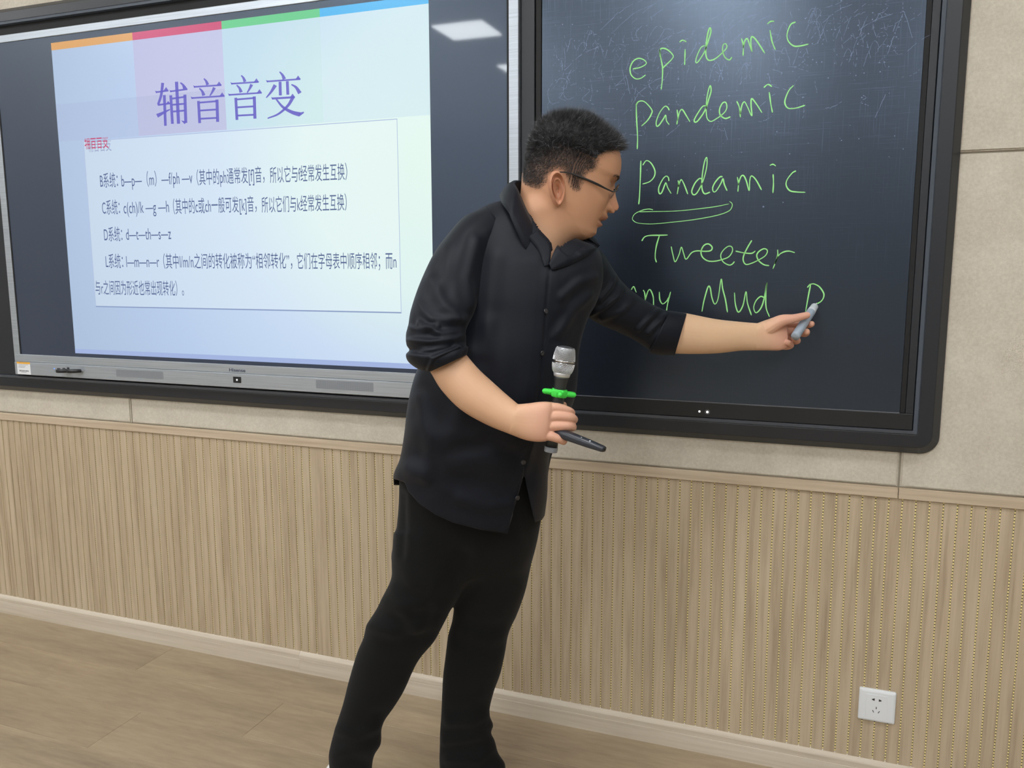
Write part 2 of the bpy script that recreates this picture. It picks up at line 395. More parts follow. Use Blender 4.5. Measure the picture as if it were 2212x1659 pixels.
for i, (c, n) in enumerate(tints):
    tag(rect('slide_color_bar', LX0 + q * i, LX0 + q * (i + 1), 2.1340, LZ1, slide_emit('bar_' + n, srgb(*c)), scr, YS - .0003), label=n + ' bar along the slide top')
def tint(name, c, a):
    m = bpy.data.materials.new(name); m.use_nodes = True; nt = m.node_tree; nt.nodes.clear()
    o = nt.nodes.new('ShaderNodeOutputMaterial'); mx = nt.nodes.new('ShaderNodeMixShader'); t = nt.nodes.new('ShaderNodeBsdfTransparent'); e = nt.nodes.new('ShaderNodeEmission')
    e.inputs[0].default_value = c; mx.inputs[0].default_value = a; nt.links.new(t.outputs[0], mx.inputs[1]); nt.links.new(e.outputs[0], mx.inputs[2]); nt.links.new(mx.outputs[0], o.inputs[0]); return m
rect('slide_column', LX0 + q, LX0 + 2 * q, 1.83, 2.1340, tint('lavender_tint', srgb(204, 190, 224), .30), scr, YS - .0003, .0001)
rect('slide_column', LX0 + 2 * q, LX0 + 3 * q, 1.83, 2.1340, tint('mint_tint', srgb(194, 226, 234), .28), scr, YS - .0003, .0001)
rect('slide_column', LX0 + 3 * q, LX1, 1.83, 2.1340, tint('sky_tint', srgb(184, 214, 242), .16), scr, YS - .0003, .0001)
rect('slide_column', LX0, LX0 + q * 2, 1.83, 1.955, tint('grey_tint', srgb(170, 180, 214), .14), scr, YS - .0005, .0001)
rect('slide_footer', LX0, LX1, LZ0, LZ0 + .016, slide_emit('footer_violet', srgb(162, 180, 222)), scr, YS - .0003)
LINE = slide_emit('box_line', srgb(176, 192, 222)); LINE2 = slide_emit('box_shadow_line', srgb(140, 158, 196))
BX0, BX1, BZ0, BZ1 = .5865, 1.8015, 1.2610, 1.8265
rect('text_box_panel', BX0, BX1, BZ0, BZ1, tint('panel_white', srgb(236, 248, 250), .18), scr, YS - .0004, .0001)
for a in ((BX0, BX1, BZ1 - .0025, BZ1, LINE), (BX0, BX0 + .0018, BZ0, BZ1, LINE), (BX1 - .0018, BX1, BZ0, BZ1, LINE), (BX0, BX1, BZ0 - .003, BZ0 + .001, LINE2)):
    rect('text_box_line', *a[:4], a[4], scr, YS - .0006)
# slide text
def text_mesh(s, bold=0.0):
    c = bpy.data.curves.new('t', 'FONT'); c.body = s; c.offset = bold; o = bpy.data.objects.new('t', c); COL.objects.link(o)
    dg = bpy.context.evaluated_depsgraph_get(); me = bpy.data.meshes.new_from_object(o.evaluated_get(dg)); bpy.data.objects.remove(o); return me
def put_text(name, s, x0, x1, zb, zt, m, parent, y=YS - .0006, clip=None, ref=None, shear=0, bold=0):
    """text fitted between x0..x1, its own bottom..top to zb..zt"""
    me = text_mesh(s, bold); V = np.array([v.co[:] for v in me.vertices]); lo, hi = V.min(0), V.max(0)
    if ref is not None: lo[1], hi[1] = ref
    for v in me.vertices:
        a = (v.co.x - lo[0]) / (hi[0] - lo[0]); b = (v.co.y - lo[1]) / (hi[1] - lo[1]); v.co = (x0 + a * (x1 - x0) + shear * b, y, zb + b * (zt - zb))
    if clip is not None:
        bm = bmesh.new(); bm.from_mesh(me); bmesh.ops.bisect_plane(bm, geom=bm.verts[:] + bm.edges[:] + bm.faces[:], plane_co=(0, 0, clip), plane_no=(0, 0, 1), clear_outer=True); bm.to_mesh(me); bm.free()
    me.materials.clear(); me.materials.append(m); return link(name, me, None, parent)
INK = slide_emit('slide_ink', srgb(84, 102, 146))
def row(s, ul, vl, ur, vr, ht):
    a, b = onp(ul, vl, YS), onp(ur, vr, YS); z = (a[2] + b[2]) / 2
    put_text('slide_text', s, a[0], b[0], z, z + ht, INK, scr, ref=(-.05, .82))
def line(segs, vl, vr, X0_, X1_):
    for t_, a, b in segs: row(t_, a, vl + (vr - vl) * (a - X0_) / (X1_ - X0_), b, vl + (vr - vl) * (b - X0_) / (X1_ - X0_), .0475)
line([('B系统：', 217.4, 255.6), ('b—p—（m）—f/ph —v', 263.3, 416.6), ('（其中的ph通常发[f]音，', 426, 572), ('所以它与f经常发生互换）', 583.7, 750.6)], 405, 388.5, 217, 750)
line([('C系统：', 221.8, 259.8), ('c(ch)/k —g —h', 268, 365.9), ('（其中的c或ch一般可发[k]音，', 375, 555), ('所以它们与k经常发生互换）', 566, 749.6)], 463, 454.5, 222, 750)
line([('D系统：', 226, 265.2), ('d—t—th—s—z', 273.3, 370.3)], 521, 518, 226, 370)
line([('L系统：', 229.5, 266.8), ('l—m—n—r', 273.9, 344.9), ('（其中l/m/n之间的转化被称为“相邻转化”，', 354, 632), ('它们在字母表中顺序相邻；而n', 642.7, 856.7)], 578.5, 580.5, 229, 857)
line([('与r之间因为形近也常出现转化）。', 207.4, 398)], 635.5, 638, 207, 398)
RED = slide_emit('slide_red', srgb(196, 66, 112)); GRY = slide_emit('slide_grey', srgb(160, 172, 200))
a = onp(184, 322, YS); b = onp(235, 319, YS)
put_text('slide_tag_shadow', '辅音音变', a[0] + .012, b[0] + .012, a[2] - .012, a[2] + .045, GRY, scr, y=YS - .0006, clip=1.826)
put_text('slide_tag', '辅音音变', a[0], b[0], a[2] - .002, a[2] + .055, RED, scr, y=YS - .0009, clip=1.834)
# title characters, drawn stroke by stroke with a brush-like width
PURP = slide_emit('title_violet', srgb(108, 104, 196))
def tz(p): return onp(160 + p[0] / 4.0963, 140 + p[1] / 4.0963, YS)[[0, 2]]
def stroke(V, Fc, pts, w0, w1):
    P = crom(pts, 5) if len(pts) > 2 else np.array(pts, float); n = len(P); T = np.gradient(P, axis=0); T /= np.linalg.norm(T, axis=1)[:, None]
    N = np.stack([-T[:, 1], T[:, 0]], 1); w = np.linspace(w0, w1, n)[:, None] * .6 + .8; b = len(V)
    for p in np.vstack([P + N * w, P - N * w]):
        x, z = tz(p); V.append((x, YS - .0008, z))
    for i in range(n - 1): Fc.append((b + i, b + i + 1, b + n + i + 1, b + n + i))
def poly(V, Fc, pts):
    b = len(V)
    for p in pts: x, z = tz(p); V.append((x, YS - .0008, z))
    Fc.append(tuple(range(b, b + len(pts))))
def hbar(x0, y0, x1, y1, w=11): return [('s', [(x0, y0), (x1, y1)], w, w), ('p', [(x1 - 45, y1 + 3), (x1 - 20, y1 - 32), (x1 + 3, y1 + 1)]), ('p', [(x0 - 8, y0 - 14), (x0 + 16, y0 - 4), (x0 + 4, y0 + 10)])]
def yin(dx, dy):
    o = lambda x, y: (x + dx, y + dy)
    return [('s', [o(1150, 122), o(1170, 145), o(1184, 178)], 8, 22)] + hbar(1062 + dx, 196 + dy, 1305 + dx, 180 + dy) + [
        ('s', [o(1110, 208), o(1135, 235), o(1150, 272)], 8, 24), ('s', [o(1243, 202), o(1225, 240), o(1203, 275)], 22, 7)] + hbar(1040 + dx, 295 + dy, 1332 + dx, 276 + dy) + [
        ('s', [o(1102, 320), o(1113, 516)], 19, 19), ('s', [o(1112, 335), o(1268, 322)], 12, 12), ('s', [o(1266, 308), o(1272, 505)], 21, 21),
        ('s', [o(1118, 405), o(1262, 396)], 12, 12), ('s', [o(1115, 478), o(1266, 470)], 12, 12)]
CH = [hbar(725, 243, 836, 229) + [('s', [(786, 160), (772, 270), (745, 352)], 20, 16), ('s', [(742, 356), (850, 342)], 12, 12), ('p', [(815, 346), (834, 320), (853, 343)]),
       ('s', [(800, 268), (810, 540)], 20, 18), ('s', [(736, 452), (850, 395)], 28, 7)] + hbar(852, 236, 1004, 216) + [('s', [(942, 158), (965, 178), (978, 203)], 8, 22),
       ('s', [(908, 150), (926, 522)], 22, 22), ('s', [(857, 270), (872, 523)], 19, 19), ('s', [(868, 300), (988, 283)], 12, 12), ('s', [(982, 264), (990, 515)], 21, 21),
       ('p', [(998, 500), (980, 526), (948, 492), (975, 498)]), ('s', [(872, 354), (980, 345)], 12, 12), ('s', [(874, 414), (982, 405)], 12, 12)],
      yin(0, 0), yin(330, -28),
      [('s', [(1820, 62), (1846, 92), (1862, 128)], 8, 26)] + hbar(1706, 148, 2004, 127) + [('s', [(1824, 150), (1827, 272)], 20, 20), ('s', [(1888, 145), (1893, 265)], 20, 20),
       ('s', [(1782, 180), (1745, 240), (1702, 292)], 26, 7), ('s', [(1924, 174), (1965, 200), (2000, 252)], 8, 28)] + hbar(1752, 299, 1955, 287, 14) + [
       ('s', [(1938, 288), (1895, 360), (1810, 435), (1714, 474)], 24, 8), ('s', [(1790, 305), (1850, 375), (1930, 420), (2000, 440)], 10, 32), ('p', [(1992, 424), (2036, 415), (2034, 428), (1998, 455)])]]
for ch in CH:
    V, Fc = [], []
    for s in ch:
        if s[0] == 's': stroke(V, Fc, s[1], s[2], s[3])
        else: poly(V, Fc, s[1])
    me = bpy.data.meshes.new('slide_title'); me.from_pydata(V, [], Fc); link('slide_title', me, PURP, scr)
# things on the lower silver rail
YB = -.0642
def grille(x0, x1, z0, z1):
    o = ringframe('speaker_grille', x0, x1, z0, z1, [(0, -.0641, .004), (.0005, -.0646, .004)], GRILLE, dis)
    bm = bmesh.new(); bm.from_mesh(o.data); bm.faces.new(bm.verts[-36:]); bm.to_mesh(o.data); bm.free()
    V, Fc = [], []; nx, nz = 62, 9
    for i in range(nx):
        for j in range(nz):
            cx = x0 + .004 + (x1 - x0 - .008) * i / (nx - 1); cz = z0 + .003 + (z1 - z0 - .006) * j / (nz - 1) ; b = len(V); r = .0009
            for k in range(6): a = k * math.pi / 3; V.append((cx + r * math.cos(a), -.0648, cz + r * math.sin(a)))
            Fc.append(tuple(range(b, b + 6)))
    h = mesh('grille_holes', V, Fc, mat('grille_hole', srgb(96, 100, 108), .8), o); h['kind'] = 'stuff'
grille(.662, .8755, 1.0135, 1.0415); grille(1.4914, 1.7010, 1.0135, 1.0425)
put_text('brand_lettering', 'Hisense', 1.1535, 1.219, 1.0535, 1.0645, mat('brand_ink', srgb(30, 44, 78), .4), dis, y=-.0624, bold=.012)
pb = box('power_button', 1.1695, 1.2015, -.0655, -.064, 1.0165, 1.0372, BLKP, dis, bev=.0007)
g = lathe((1.1855, -.0655, 1.0268), (1.1855, -.0659, 1.0268), [(0, .0032), (1, .0030)], 16); v, f = loft_vf(g); mesh('power_lamp', v, f, mat('lamp_white', (.8, .8, .8, 1), .4, emit=(.9, .9, 1, 1), es=.8), pb)
st = rect('label_sticker', .1825, .2495, 1.0022, 1.0482, mat('sticker_white', srgb(228, 230, 234), .5), dis, y=-.0646, th=.0005)
rect('sticker_header', .1825, .2495, 1.0412, 1.0482, mat('sticker_yellow', srgb(240, 178, 62), .5), st, y=-.0648, th=.0002)
V, Fc = [], []
def q4(x0, x1, z0, z1, y=-.0649):
    b = len(V); V.extend([(x0, y, z0), (x1, y, z0), (x1, y, z1), (x0, y, z1)]); Fc.append((b, b + 1, b + 2, b + 3))
for zz, w in ((1.0375, .046), (1.0325, .036), (1.0275, .032)):
    x = .190
    while x < .190 + w: d = random.uniform(.0015, .004); q4(x, x + d, zz, zz + .0016); x += d + .0012
x = .193
while x < .240: d = random.choice((.0005, .001, .0015)); q4(x, x + d, 1.0125, 1.0180); x += d + random.choice((.0007, .0012))
x = .203
while x < .228: d = .0014; q4(x, x + d, 1.0092, 1.0108); x += d + .0008
for x in (.196, .201, .207, .214, .221, .228, .234): q4(x, x + .0025, 1.0452, 1.0468)
mesh('sticker_print', V, Fc, mat('print_ink', srgb(96, 98, 108), .6), st)
for i, (x0, x1, z0, z1) in enumerate(((.383, .399, 1.0275, 1.0325), (.410, .423, 1.0305, 1.0345), (.432, .443, 1.0315, 1.0375))):
    box('port', x0, x1, -.0647, -.0640, z0, z1, DARKSLOT, dis, bev=.0003)
rect('port_line', .367, .402, 1.0208, 1.0214, DARKSLOT, dis, y=-.0643)
g = lathe((.3688, -.064, 1.0300), (.3688, -.0652, 1.0300), [(0, .0022), (1, .002)], 12); v, f = loft_vf(g); mesh('indicator_lamp', v, f, mat('lamp_blue', srgb(90, 140, 255), .4, emit=srgb(100, 150, 255), es=1.0), dis)
def dongle(x, z, l, label, tilt):
    t = empty('usb_receiver', (x, -.064, z), label, 'usb receiver')
    P0 = np.array([x, -.0642, z]); P1 = P0 + np.array([-l * .45, -.030, tilt])
    bm = bmesh.new(); d = P1 - P0; u, w = frame_of(d)
    v, f = loft_vf([P0 + (P1 - P0) * s + np.array([[a * sx * hw, 0, b * hz] for sx in (1,) for a, b in ((1, 1), (0, 1.15), (-1, 1), (-1.1, 0), (-1, -1), (0, -1.15), (1, -1), (1.1, 0))]) for s, hw, hz in ((.22, .007, .0035), (.25, .0105, .0058), (.6, .0115, .0064), (.95, .0105, .0056), (1, .007, .004))])
    mesh('casing', v, f, BLKP, t, True)
    v, f = loft_vf([P0 + (P1 - P0) * s + np.array([[a * .0055, 0, b * .0022] for a, b in ((1, 1), (-1, 1), (-1, -1), (1, -1))]) for s in (0, .24)]); mesh('plug', v, f, ALU, t)
dongle(.507, 1.0285, .085, 'black plug-in receiver on the silver rail, right one of the pair', -.001)
dongle(.452, 1.0268, .075, 'black plug-in receiver on the silver rail, left one beside the port slots', -.001)

# ------------------------------------------------------------------ right writing board
wb = empty('writing_board', (2.7, -.05, 1.0), 'dark writing board with green handwritten words and old chalk marks', 'board')
bs = box('board_surface', 2.2440, 3.1845, -.0500, -.037, 1.0360, Z1 - .067, BOARD, wb)
box('bezel_rail', 2.2265, 3.2150, -.0520, -.036, .9945, 1.0350, BEZEL, wb, bev=.0012, seg=2)
box('bezel_rail', 3.1975, 3.2150, -.0515, -.036, 1.0350, Z1 - .067, BLACKF, wb, bev=.0015, seg=2)
box('bezel_rail', 2.2265, 2.2420, -.0515, -.036, 1.0350, Z1 - .067, GAP, wb, bev=.001)
box('edge_strip', 3.1855, 3.1965, -.0490, -.037, 1.0360, Z1 - .067, GAP, wb)
box('edge_strip', 2.244, 3.1845, -.0515, -.050, 1.0352, 1.0367, mat('bright_edge', srgb(110, 112, 118), .35), wb)
WL = mat('lens_white', (.8, .8, .8, 1), .3, emit=(1, 1, 1, 1), es=.7)
for (x, z, r) in ((2.6950, 1.0101, .0030), (2.7160, 1.0098, .0036)):
    v, f = loft_vf(lathe((x, -.052, z), (x, -.0532, z), [(0, r), (1, r * .9)], 16)); mesh('indicator_lamp', v, f, WL, wb)
v, f = loft_vf(tube([(2.7160 + .0062 * math.cos(a), -.0521, 1.0101 + .0062 * math.sin(a)) for a in np.linspace(0, 2 * math.pi, 33)], .0005, 6, 1, False)); mesh('button_ring', v, f, mat('ring_grey', srgb(130, 130, 132), .4), wb)
YW = -.0502
def ribbon(V, Fc, pts, off, sc, w, y=YW, n=6, taper=True):
    P = np.array([onp(off[0] + a / sc, off[1] + b / sc, y) for a, b in pts]); P = crom(P, n) if len(P) > 2 else P; k = len(P)
    T = np.gradient(P, axis=0); T /= np.linalg.norm(T, axis=1)[:, None]; N = np.cross(T, [0, 1, 0])
    ws = np.full(k, w / 2) * (1 + .18 * np.sin(np.linspace(0, 9, k) + pts[0][0]))
    if taper: ws[-1] *= .45; ws[0] *= .7
    b = len(V)
    for yy in (-.0005, .0002):
        for s in (1, -1):
            for p, q, ww in zip(P, N, ws): V.append(tuple(p + s * q * ww + np.array([0, yy, 0])))
    for i in range(k - 1):
        Fc += [(b + i, b + i + 1, b + k + i + 1, b + k + i), (b + 2 * k + i, b + 2 * k + i + 1, b + i + 1, b + i), (b + k + i, b + k + i + 1, b + 3 * k + i + 1, b + 3 * k + i)]
A = ((1160, 0), 3.568); B = ((1340, 330), 4.096)
WORDS = {
 'first': (A, [[(738, 532), (800, 518), (842, 490), (825, 462), (780, 450), (740, 475), (718, 525), (725, 575), (760, 607), (800, 603), (838, 577)],
   [(946, 378), (955, 450), (968, 525), (965, 620), (957, 692)], [(948, 440), (952, 378), (1000, 380), (1048, 425), (1040, 455), (1000, 495), (966, 528)], [(1142, 378), (1140, 440), (1138, 502)], [(1098, 325), (1122, 310), (1152, 322)],
   [(1292, 350), (1262, 370), (1230, 440), (1225, 482), (1245, 472), (1290, 400), (1325, 300), (1341, 240), (1332, 215), (1316, 260), (1303, 350), (1303, 430), (1325, 465), (1370, 455), (1420, 415), (1462, 368), (1455, 338), (1435, 347), (1430, 390), (1448, 440), (1482, 462), (1503, 440)],
   [(1576, 296), (1590, 350), (1588, 432)], [(1590, 370), (1603, 312), (1622, 300), (1640, 350), (1657, 398), (1648, 330), (1655, 283), (1690, 310), (1757, 412)],
   [(1795, 232), (1812, 320), (1837, 384)], [(1775, 185), (1800, 166), (1829, 163)], [(1993, 170), (1955, 190), (1928, 260), (1936, 315), (1978, 354), (2030, 354), (2093, 340)]]),
 'second': (A, [[(765, 800), (767, 900), (775, 1050), (773, 1150)], [(762, 812), (785, 782), (830, 785), (884, 845), (880, 882), (850, 930), (805, 972)],
   [(1020, 850), (1005, 825), (982, 822), (945, 870), (920, 935), (923, 972), (943, 962), (975, 915), (992, 888), (998, 930), (1020, 962)], [(1080, 845), (1085, 900), (1078, 960)], [(1083, 930), (1100, 862), (1120, 845), (1150, 890), (1180, 940)],
   [(1300, 815), (1275, 822), (1235, 880), (1212, 925), (1220, 942), (1245, 925), (1295, 850), (1325, 760), (1342, 700), (1335, 660), (1318, 710), (1305, 800), (1308, 900), (1335, 935), (1375, 920), (1440, 872), (1463, 830), (1455, 790), (1430, 795), (1408, 840), (1412, 885), (1450, 913), (1492, 900)],
   [(1540, 780), (1560, 830), (1568, 905)], [(1566, 880), (1580, 810), (1600, 785), (1625, 830), (1656, 893), (1650, 810), (1655, 760), (1690, 800), (1735, 870)],
   [(1790, 710), (1802, 800), (1815, 868)], [(1748, 675), (1780, 651), (1812, 668)], [(1977, 658), (1940, 700), (1912, 770), (1915, 810), (1942, 836), (2000, 832), (2067, 811)]]),
 'third': (B, [[(182, 70), (178, 200), (170, 380), (163, 457)], [(198, 110), (230, 70), (270, 90), (305, 155), (300, 210), (260, 255), (196, 277)],
   [(430, 250), (425, 220), (405, 207), (375, 235), (340, 310), (345, 360), (367, 350), (395, 280), (405, 268), (420, 310), (450, 362)], [(512, 245), (515, 290), (503, 367)], [(510, 305), (535, 240), (555, 260), (580, 320), (597, 367)],
   [(722, 235), (700, 228), (660, 270), (632, 340), (650, 372), (685, 345), (735, 240), (765, 120), (765, 42), (745, 80), (725, 200), (722, 310), (745, 362), (795, 348)],
   [(905, 212), (880, 215), (840, 260), (817, 310), (825, 345), (850, 335), (890, 270), (908, 230), (920, 280), (945, 337)],
   [(1035, 215), (1045, 270), (1040, 345)], [(1042, 290), (1065, 215), (1090, 202), (1115, 250), (1140, 335), (1145, 250), (1160, 205), (1200, 240), (1250, 330)],
   [(1352, 190), (1355, 270), (1350, 357)], [(1323, 112), (1350, 102), (1376, 117)], [(1554, 160), (1520, 180), (1475, 240), (1468, 290), (1500, 335), (1560, 347), (1638, 350)]]),
 'fourth': (B, [[(190, 780), (215, 745), (260, 732), (340, 730), (420, 728)], [(345, 735), (318, 830), (308, 920), (320, 970)],
   [(450, 830), (465, 900), (485, 965), (520, 900), (540, 835), (560, 890), (582, 942), (630, 885), (680, 868), (750, 872), (800, 865), (812, 835), (780, 807), (740, 820), (715, 870), (725, 920), (770, 955), (830, 960), (900, 945), (960, 920), (992, 870), (985, 832), (950, 830), (905, 870), (888, 915), (910, 965), (960, 993), (990, 985), (1010, 962)],
   [(1163, 775), (1130, 830), (1095, 900), (1087, 950), (1110, 987), (1160, 978), (1230, 945), (1285, 908), (1301, 865), (1270, 849), (1225, 875), (1207, 910), (1225, 955), (1270, 990), (1317, 999)], [(1020, 870), (1090, 885), (1160, 890), (1196, 868)],
   [(1392, 857), (1390, 920), (1350, 1027)], [(1366, 985), (1400, 910), (1440, 880), (1490, 870), (1545, 884)]]),
 'fifth': (B, [[(97, 1212), (118, 1185), (142, 1236)], [(203, 1215), (215, 1240), (222, 1305)], [(222, 1295), (245, 1225), (265, 1213), (290, 1270), (295, 1350)], [(345, 1230), (350, 1300), (375, 1337), (412, 1310), (428, 1280)], [(445, 1230), (422, 1320), (408, 1400)],
 ]),
 'sixth': (B, [[(722, 1405), (740, 1310), (775, 1190), (795, 1195), (810, 1280), (835, 1338), (865, 1290), (892, 1118), (905, 1200), (930, 1300), (948, 1412)],
   [(1010, 1237), (1018, 1340), (1045, 1410), (1085, 1350), (1112, 1228), (1125, 1330), (1160, 1438)],
   [(1270, 1280), (1240, 1272), (1200, 1310), (1180, 1370), (1200, 1415), (1240, 1380), (1270, 1300), (1298, 1148)], [(1298, 1150), (1288, 1250), (1290, 1370), (1320, 1452)],
 ]),
 'seventh': (B, [[(1655, 1192), (1682, 1165), (1665, 1260), (1638, 1410)], [(1675, 1168), (1710, 1160), (1760, 1185), (1798, 1240), (1798, 1280), (1775, 1315), (1738, 1337)]]),
 'loop': (B, [[(290, 505), (250, 498), (190, 510), (130, 540), (108, 575), (115, 600), (160, 622), (280, 630), (450, 615), (650, 592), (850, 555), (960, 515), (990, 470), (985, 445), (965, 430)], [(165, 522), (300, 520), (500, 515), (700, 495), (850, 475), (962, 452)]])}
for k, ((off, sc), ss) in WORDS.items():
    V, Fc = [], []
    for s in ss: ribbon(V, Fc, s, off, sc, .0017 if k == 'loop' else .0029)
    mesh('handwritten_mark' if k == 'loop' else 'handwritten_word', V, Fc, CHALK, bs)
# old chalk scratches left on the upper half
V, Fc = [], []
def scratch(x, z, pts, w=.0009):
    P = [(x + a, z + b) for a, b in pts]; Q = crom(np.array(P), 5)
    for i in range(len(Q) - 1):
        if random.random() < .28: continue
        a, b = Q[i], Q[i + 1]; d = b - a; L = np.hypot(*d) + 1e-9; n = np.array([-d[1], d[0]]) / L * w / 2 * random.uniform(.5, 1.2); j = np.array([random.gauss(0, .0006), random.gauss(0, .0006)])
        k = len(V); [V.append((p[0], -.0503, p[1])) for p in (a + n + j, a - n + j, b - n + j, b + n + j)]; Fc.append((k, k + 1, k + 2, k + 3))
shapes = [[(0, 0), (-.012, -.02), (-.004, -.045), (.018, -.045)], [(0, 0), (.004, -.03), (.002, -.055)], [(0, 0), (.03, .006), (.05, .02)], [(0, 0), (.012, -.05)], [(-.02, -.05), (0, 0), (.022, -.055)], [(0, 0), (.02, .03), (.045, .02), (.03, -.01), (.01, -.03)],
          [(0, 0), (.03, -.004)], [(0, 0), (-.02, -.06)], [(0, 0), (.06, .045), (.12, .065)], [(0, 0), (.02, -.01), (.0, -.03), (.03, -.045)]]
for i in range(190):
    z = 2.02 - abs(random.gauss(0, .085)); x = random.uniform(2.27, 3.14)
    if random.random() < .15: z = random.uniform(1.72, 1.95)
    s = random.choice(shapes); sc = random.uniform(.5, 1.15); scratch(x, z, [(a * sc, b * sc) for a, b in s], random.uniform(.0005, .0009))
for i in range(240):
    x, z = random.uniform(2.27, 3.16), random.choice((random.uniform(1.85, 2.05), random.uniform(1.65, 2.05))); r = random.uniform(.0005, .0012); k = len(V)
    V += [(x - r, -.0503, z - r), (x + r, -.0503, z - r), (x + r, -.0503, z + r), (x - r, -.0503, z + r)]; Fc.append((k, k + 1, k + 2, k + 3))
for u, v, r in ((1649, 446.5, .0022), (1691.5, 437, .0014)):
    p = onp(u, v, -.0503); k = len(V); V += [tuple(p + np.array([r * math.cos(a), 0, r * math.sin(a)])) for a in np.arange(8) * math.pi / 4]; Fc.append(tuple(range(k, k + 8)))
o = mesh('chalk_scratches', V, Fc, CHALKW, bs); o['kind'] = 'stuff'

# ------------------------------------------------------------------ wall socket
ox, oz = 3.1345, .2795
so = empty('wall_socket', (ox + .045, -.008, oz - .045), 'white square power socket low on the slatted wall at the right', 'socket')
G = [[(x, y, z) for x, z in rrect(ox + i, ox + .0905 - i, oz - .0895 + i, oz - i, r)] for i, y, r in ((0, -.0082, .004), (0, -.0135, .004), (.002, -.0165, .004), (.006, -.0178, .003))]
v, f = loft_vf(G); mesh('cover_plate', v, f, WHITEP, so)
G = [[(x, y, z) for x, z in rrect(ox + .0175 + i, ox + .0705 - i, oz - .078 + i, oz - .0125 - i, .0015)] for i, y in ((0, -.0177), (.0004, -.0187))]
v, f = loft_vf(G); mesh('socket_insert', v, f, WHITEP, so)
def slot(pts):
    V = [(ox + a, y, oz - b) for y in (-.0189, -.0180) for a, b in pts]; n = len(pts); mesh('pin_slot', V, [tuple(range(n))] + [(i, (i + 1) % n, (i + 1) % n + n, i + n) for i in range(n)], DARKSLOT, so)
cx = .0435
slot([(cx - .0125, .0255), (cx - .0060, .0225), (cx - .0050, .0225), (cx - .0050, .0290), (cx - .0062, .0290), (cx - .0110, .0275)])
slot([(cx + .0125, .0258), (cx + .0060, .0228), (cx + .0050, .0228), (cx + .0050, .0293), (cx + .0062, .0293), (cx + .0110, .0278)])
slot([(cx - .001, .0455), (cx + .0010, .0455), (cx + .0010, .0520), (cx - .001, .0520)])
slot([(cx - .0095, .0565), (cx - .0078, .0558), (cx - .0048, .0620), (cx - .0065, .0628)])
slot([(cx + .0095, .0568), (cx + .0078, .0561), (cx + .0040, .0620), (cx + .0056, .0628)])


# ================================================================== the person
SKIN = None
def skin_mat():
    m = mat('skin', rough=.48, spec=.35); t = NT(m); at_ = t.n('ShaderNodeAttribute'); at_.attribute_name = 'tone'
    n = t.noise(t.pos(), 38, 4, .6); c = t.mix(t.math('MULTIPLY', n, .16), at_.outputs['Color'], srgb(206, 142, 112)); t.color(c)
    m.node_tree.nodes['Principled BSDF'].inputs['Subsurface Weight'].default_value = .08
    m.node_tree.nodes['Principled BSDF'].inputs['Subsurface Radius'].default_value = (.6, .25, .12)
    m.node_tree.nodes['Principled BSDF'].inputs['Subsurface Scale'].default_value = .008
    t.bump(t.noise(t.pos(), 420, 3, .6), .06, .0006); return m
def cloth_mat(name, c, rough, stripe=False):
    m = mat(name, c, rough, spec=.22); t = NT(m); b = t.b; b.inputs['Sheen Weight'].default_value = .05; b.inputs['Sheen Roughness'].default_value = .5
    h = t.noise(t.pos((700, 700, 180)), 1, 2, .5); t.bump(h, .15, .0005)
    return m
SKIN = skin_mat()
SHIRT = cloth_mat('shirt_cotton', srgb(13, 17, 27), .55); TROU = cloth_mat('trouser_cloth', srgb(11, 12, 13), .9)

man = empty('person', tuple(onp(900, 1500, -.5)[:2]) + (0,), 'man in black shirt and black trousers, glasses, leaning to write on the dark board', 'person')

# ---- head shape in its own axes: X forward, Y away to his left, Z crown
TAU, PSI, ROLL = math.radians(20), math.radians(9), math.radians(9); DH = 1.80; UC, VC = 1225.0, 375.0; SH = DH / F
R_, U_, W_ = M[:, 0], M[:, 1], -M[:, 2]
HC = at(UC, VC, DH)
hx = math.cos(PSI) * (math.cos(TAU) * R_ - math.sin(TAU) * U_) + math.sin(PSI) * W_
hz = math.sin(TAU) * R_ + math.cos(TAU) * U_; hy = np.cross(hz, hx)
hy, hz = hy * math.cos(ROLL) + hz * math.sin(ROLL), hz * math.cos(ROLL) - hy * math.sin(ROLL)   # head tipped a little
HB = np.array([hx, hy, hz])
def hw(p): return HC + np.asarray(p) @ HB                       # head -> world
def hp(u, v, yh):                                               # head coordinates of the point seen at (u, v) on the plane y = yh
    r = HB @ ray(u, v); o = HB @ (CAM - HC); q = o + r * ((yh - o[1]) / r[1]); return q
def hpd(u, v):                                                  # ... on the head's own middle plane
    return hp(u, v, 0.0)
def wh(P): return (np.asarray(P) - HC) @ HB.T
FP = np.array([(-.128, .070), (-.118, .089), (-.110, .1005), (-.097, .1090), (-.083, .1055), (-.0780, .1140), (-.0725, .1160), (-.0680, .1045), (-.0635, .1160), (-.0540, .1215), (-.0475, .1150), (-.0430, .1150), (-.0385, .1270), (-.0310, .1355), (-.0225, .1345), (-.010, .1235), (.005, .1130), (.019, .1065), (.030, .1100), (.048, .1070), (.065, .1010), (.080, .0920), (.095, .0760), (.106, .0560), (.115, .0250)])
FBs = np.array([(-.128, .068), (-.110, .094), (-.097, .101), (-.083, .1015), (-.05, .1055), (-.02, .1060), (.0, .1030), (.019, .1010), (.030, .1070), (.048, .1055), (.065, .100), (.080, .0915), (.095, .0760), (.106, .0560), (.115, .0250)])
BP = np.array([(-.128, .030), (-.110, -.010), (-.09, -.050), (-.06, -.078), (-.03, -.088), (0, -.094), (.03, -.096), (.052, -.095), (.078, -.086), (.1, -.064), (.110, -.045), (.115, -.030)])
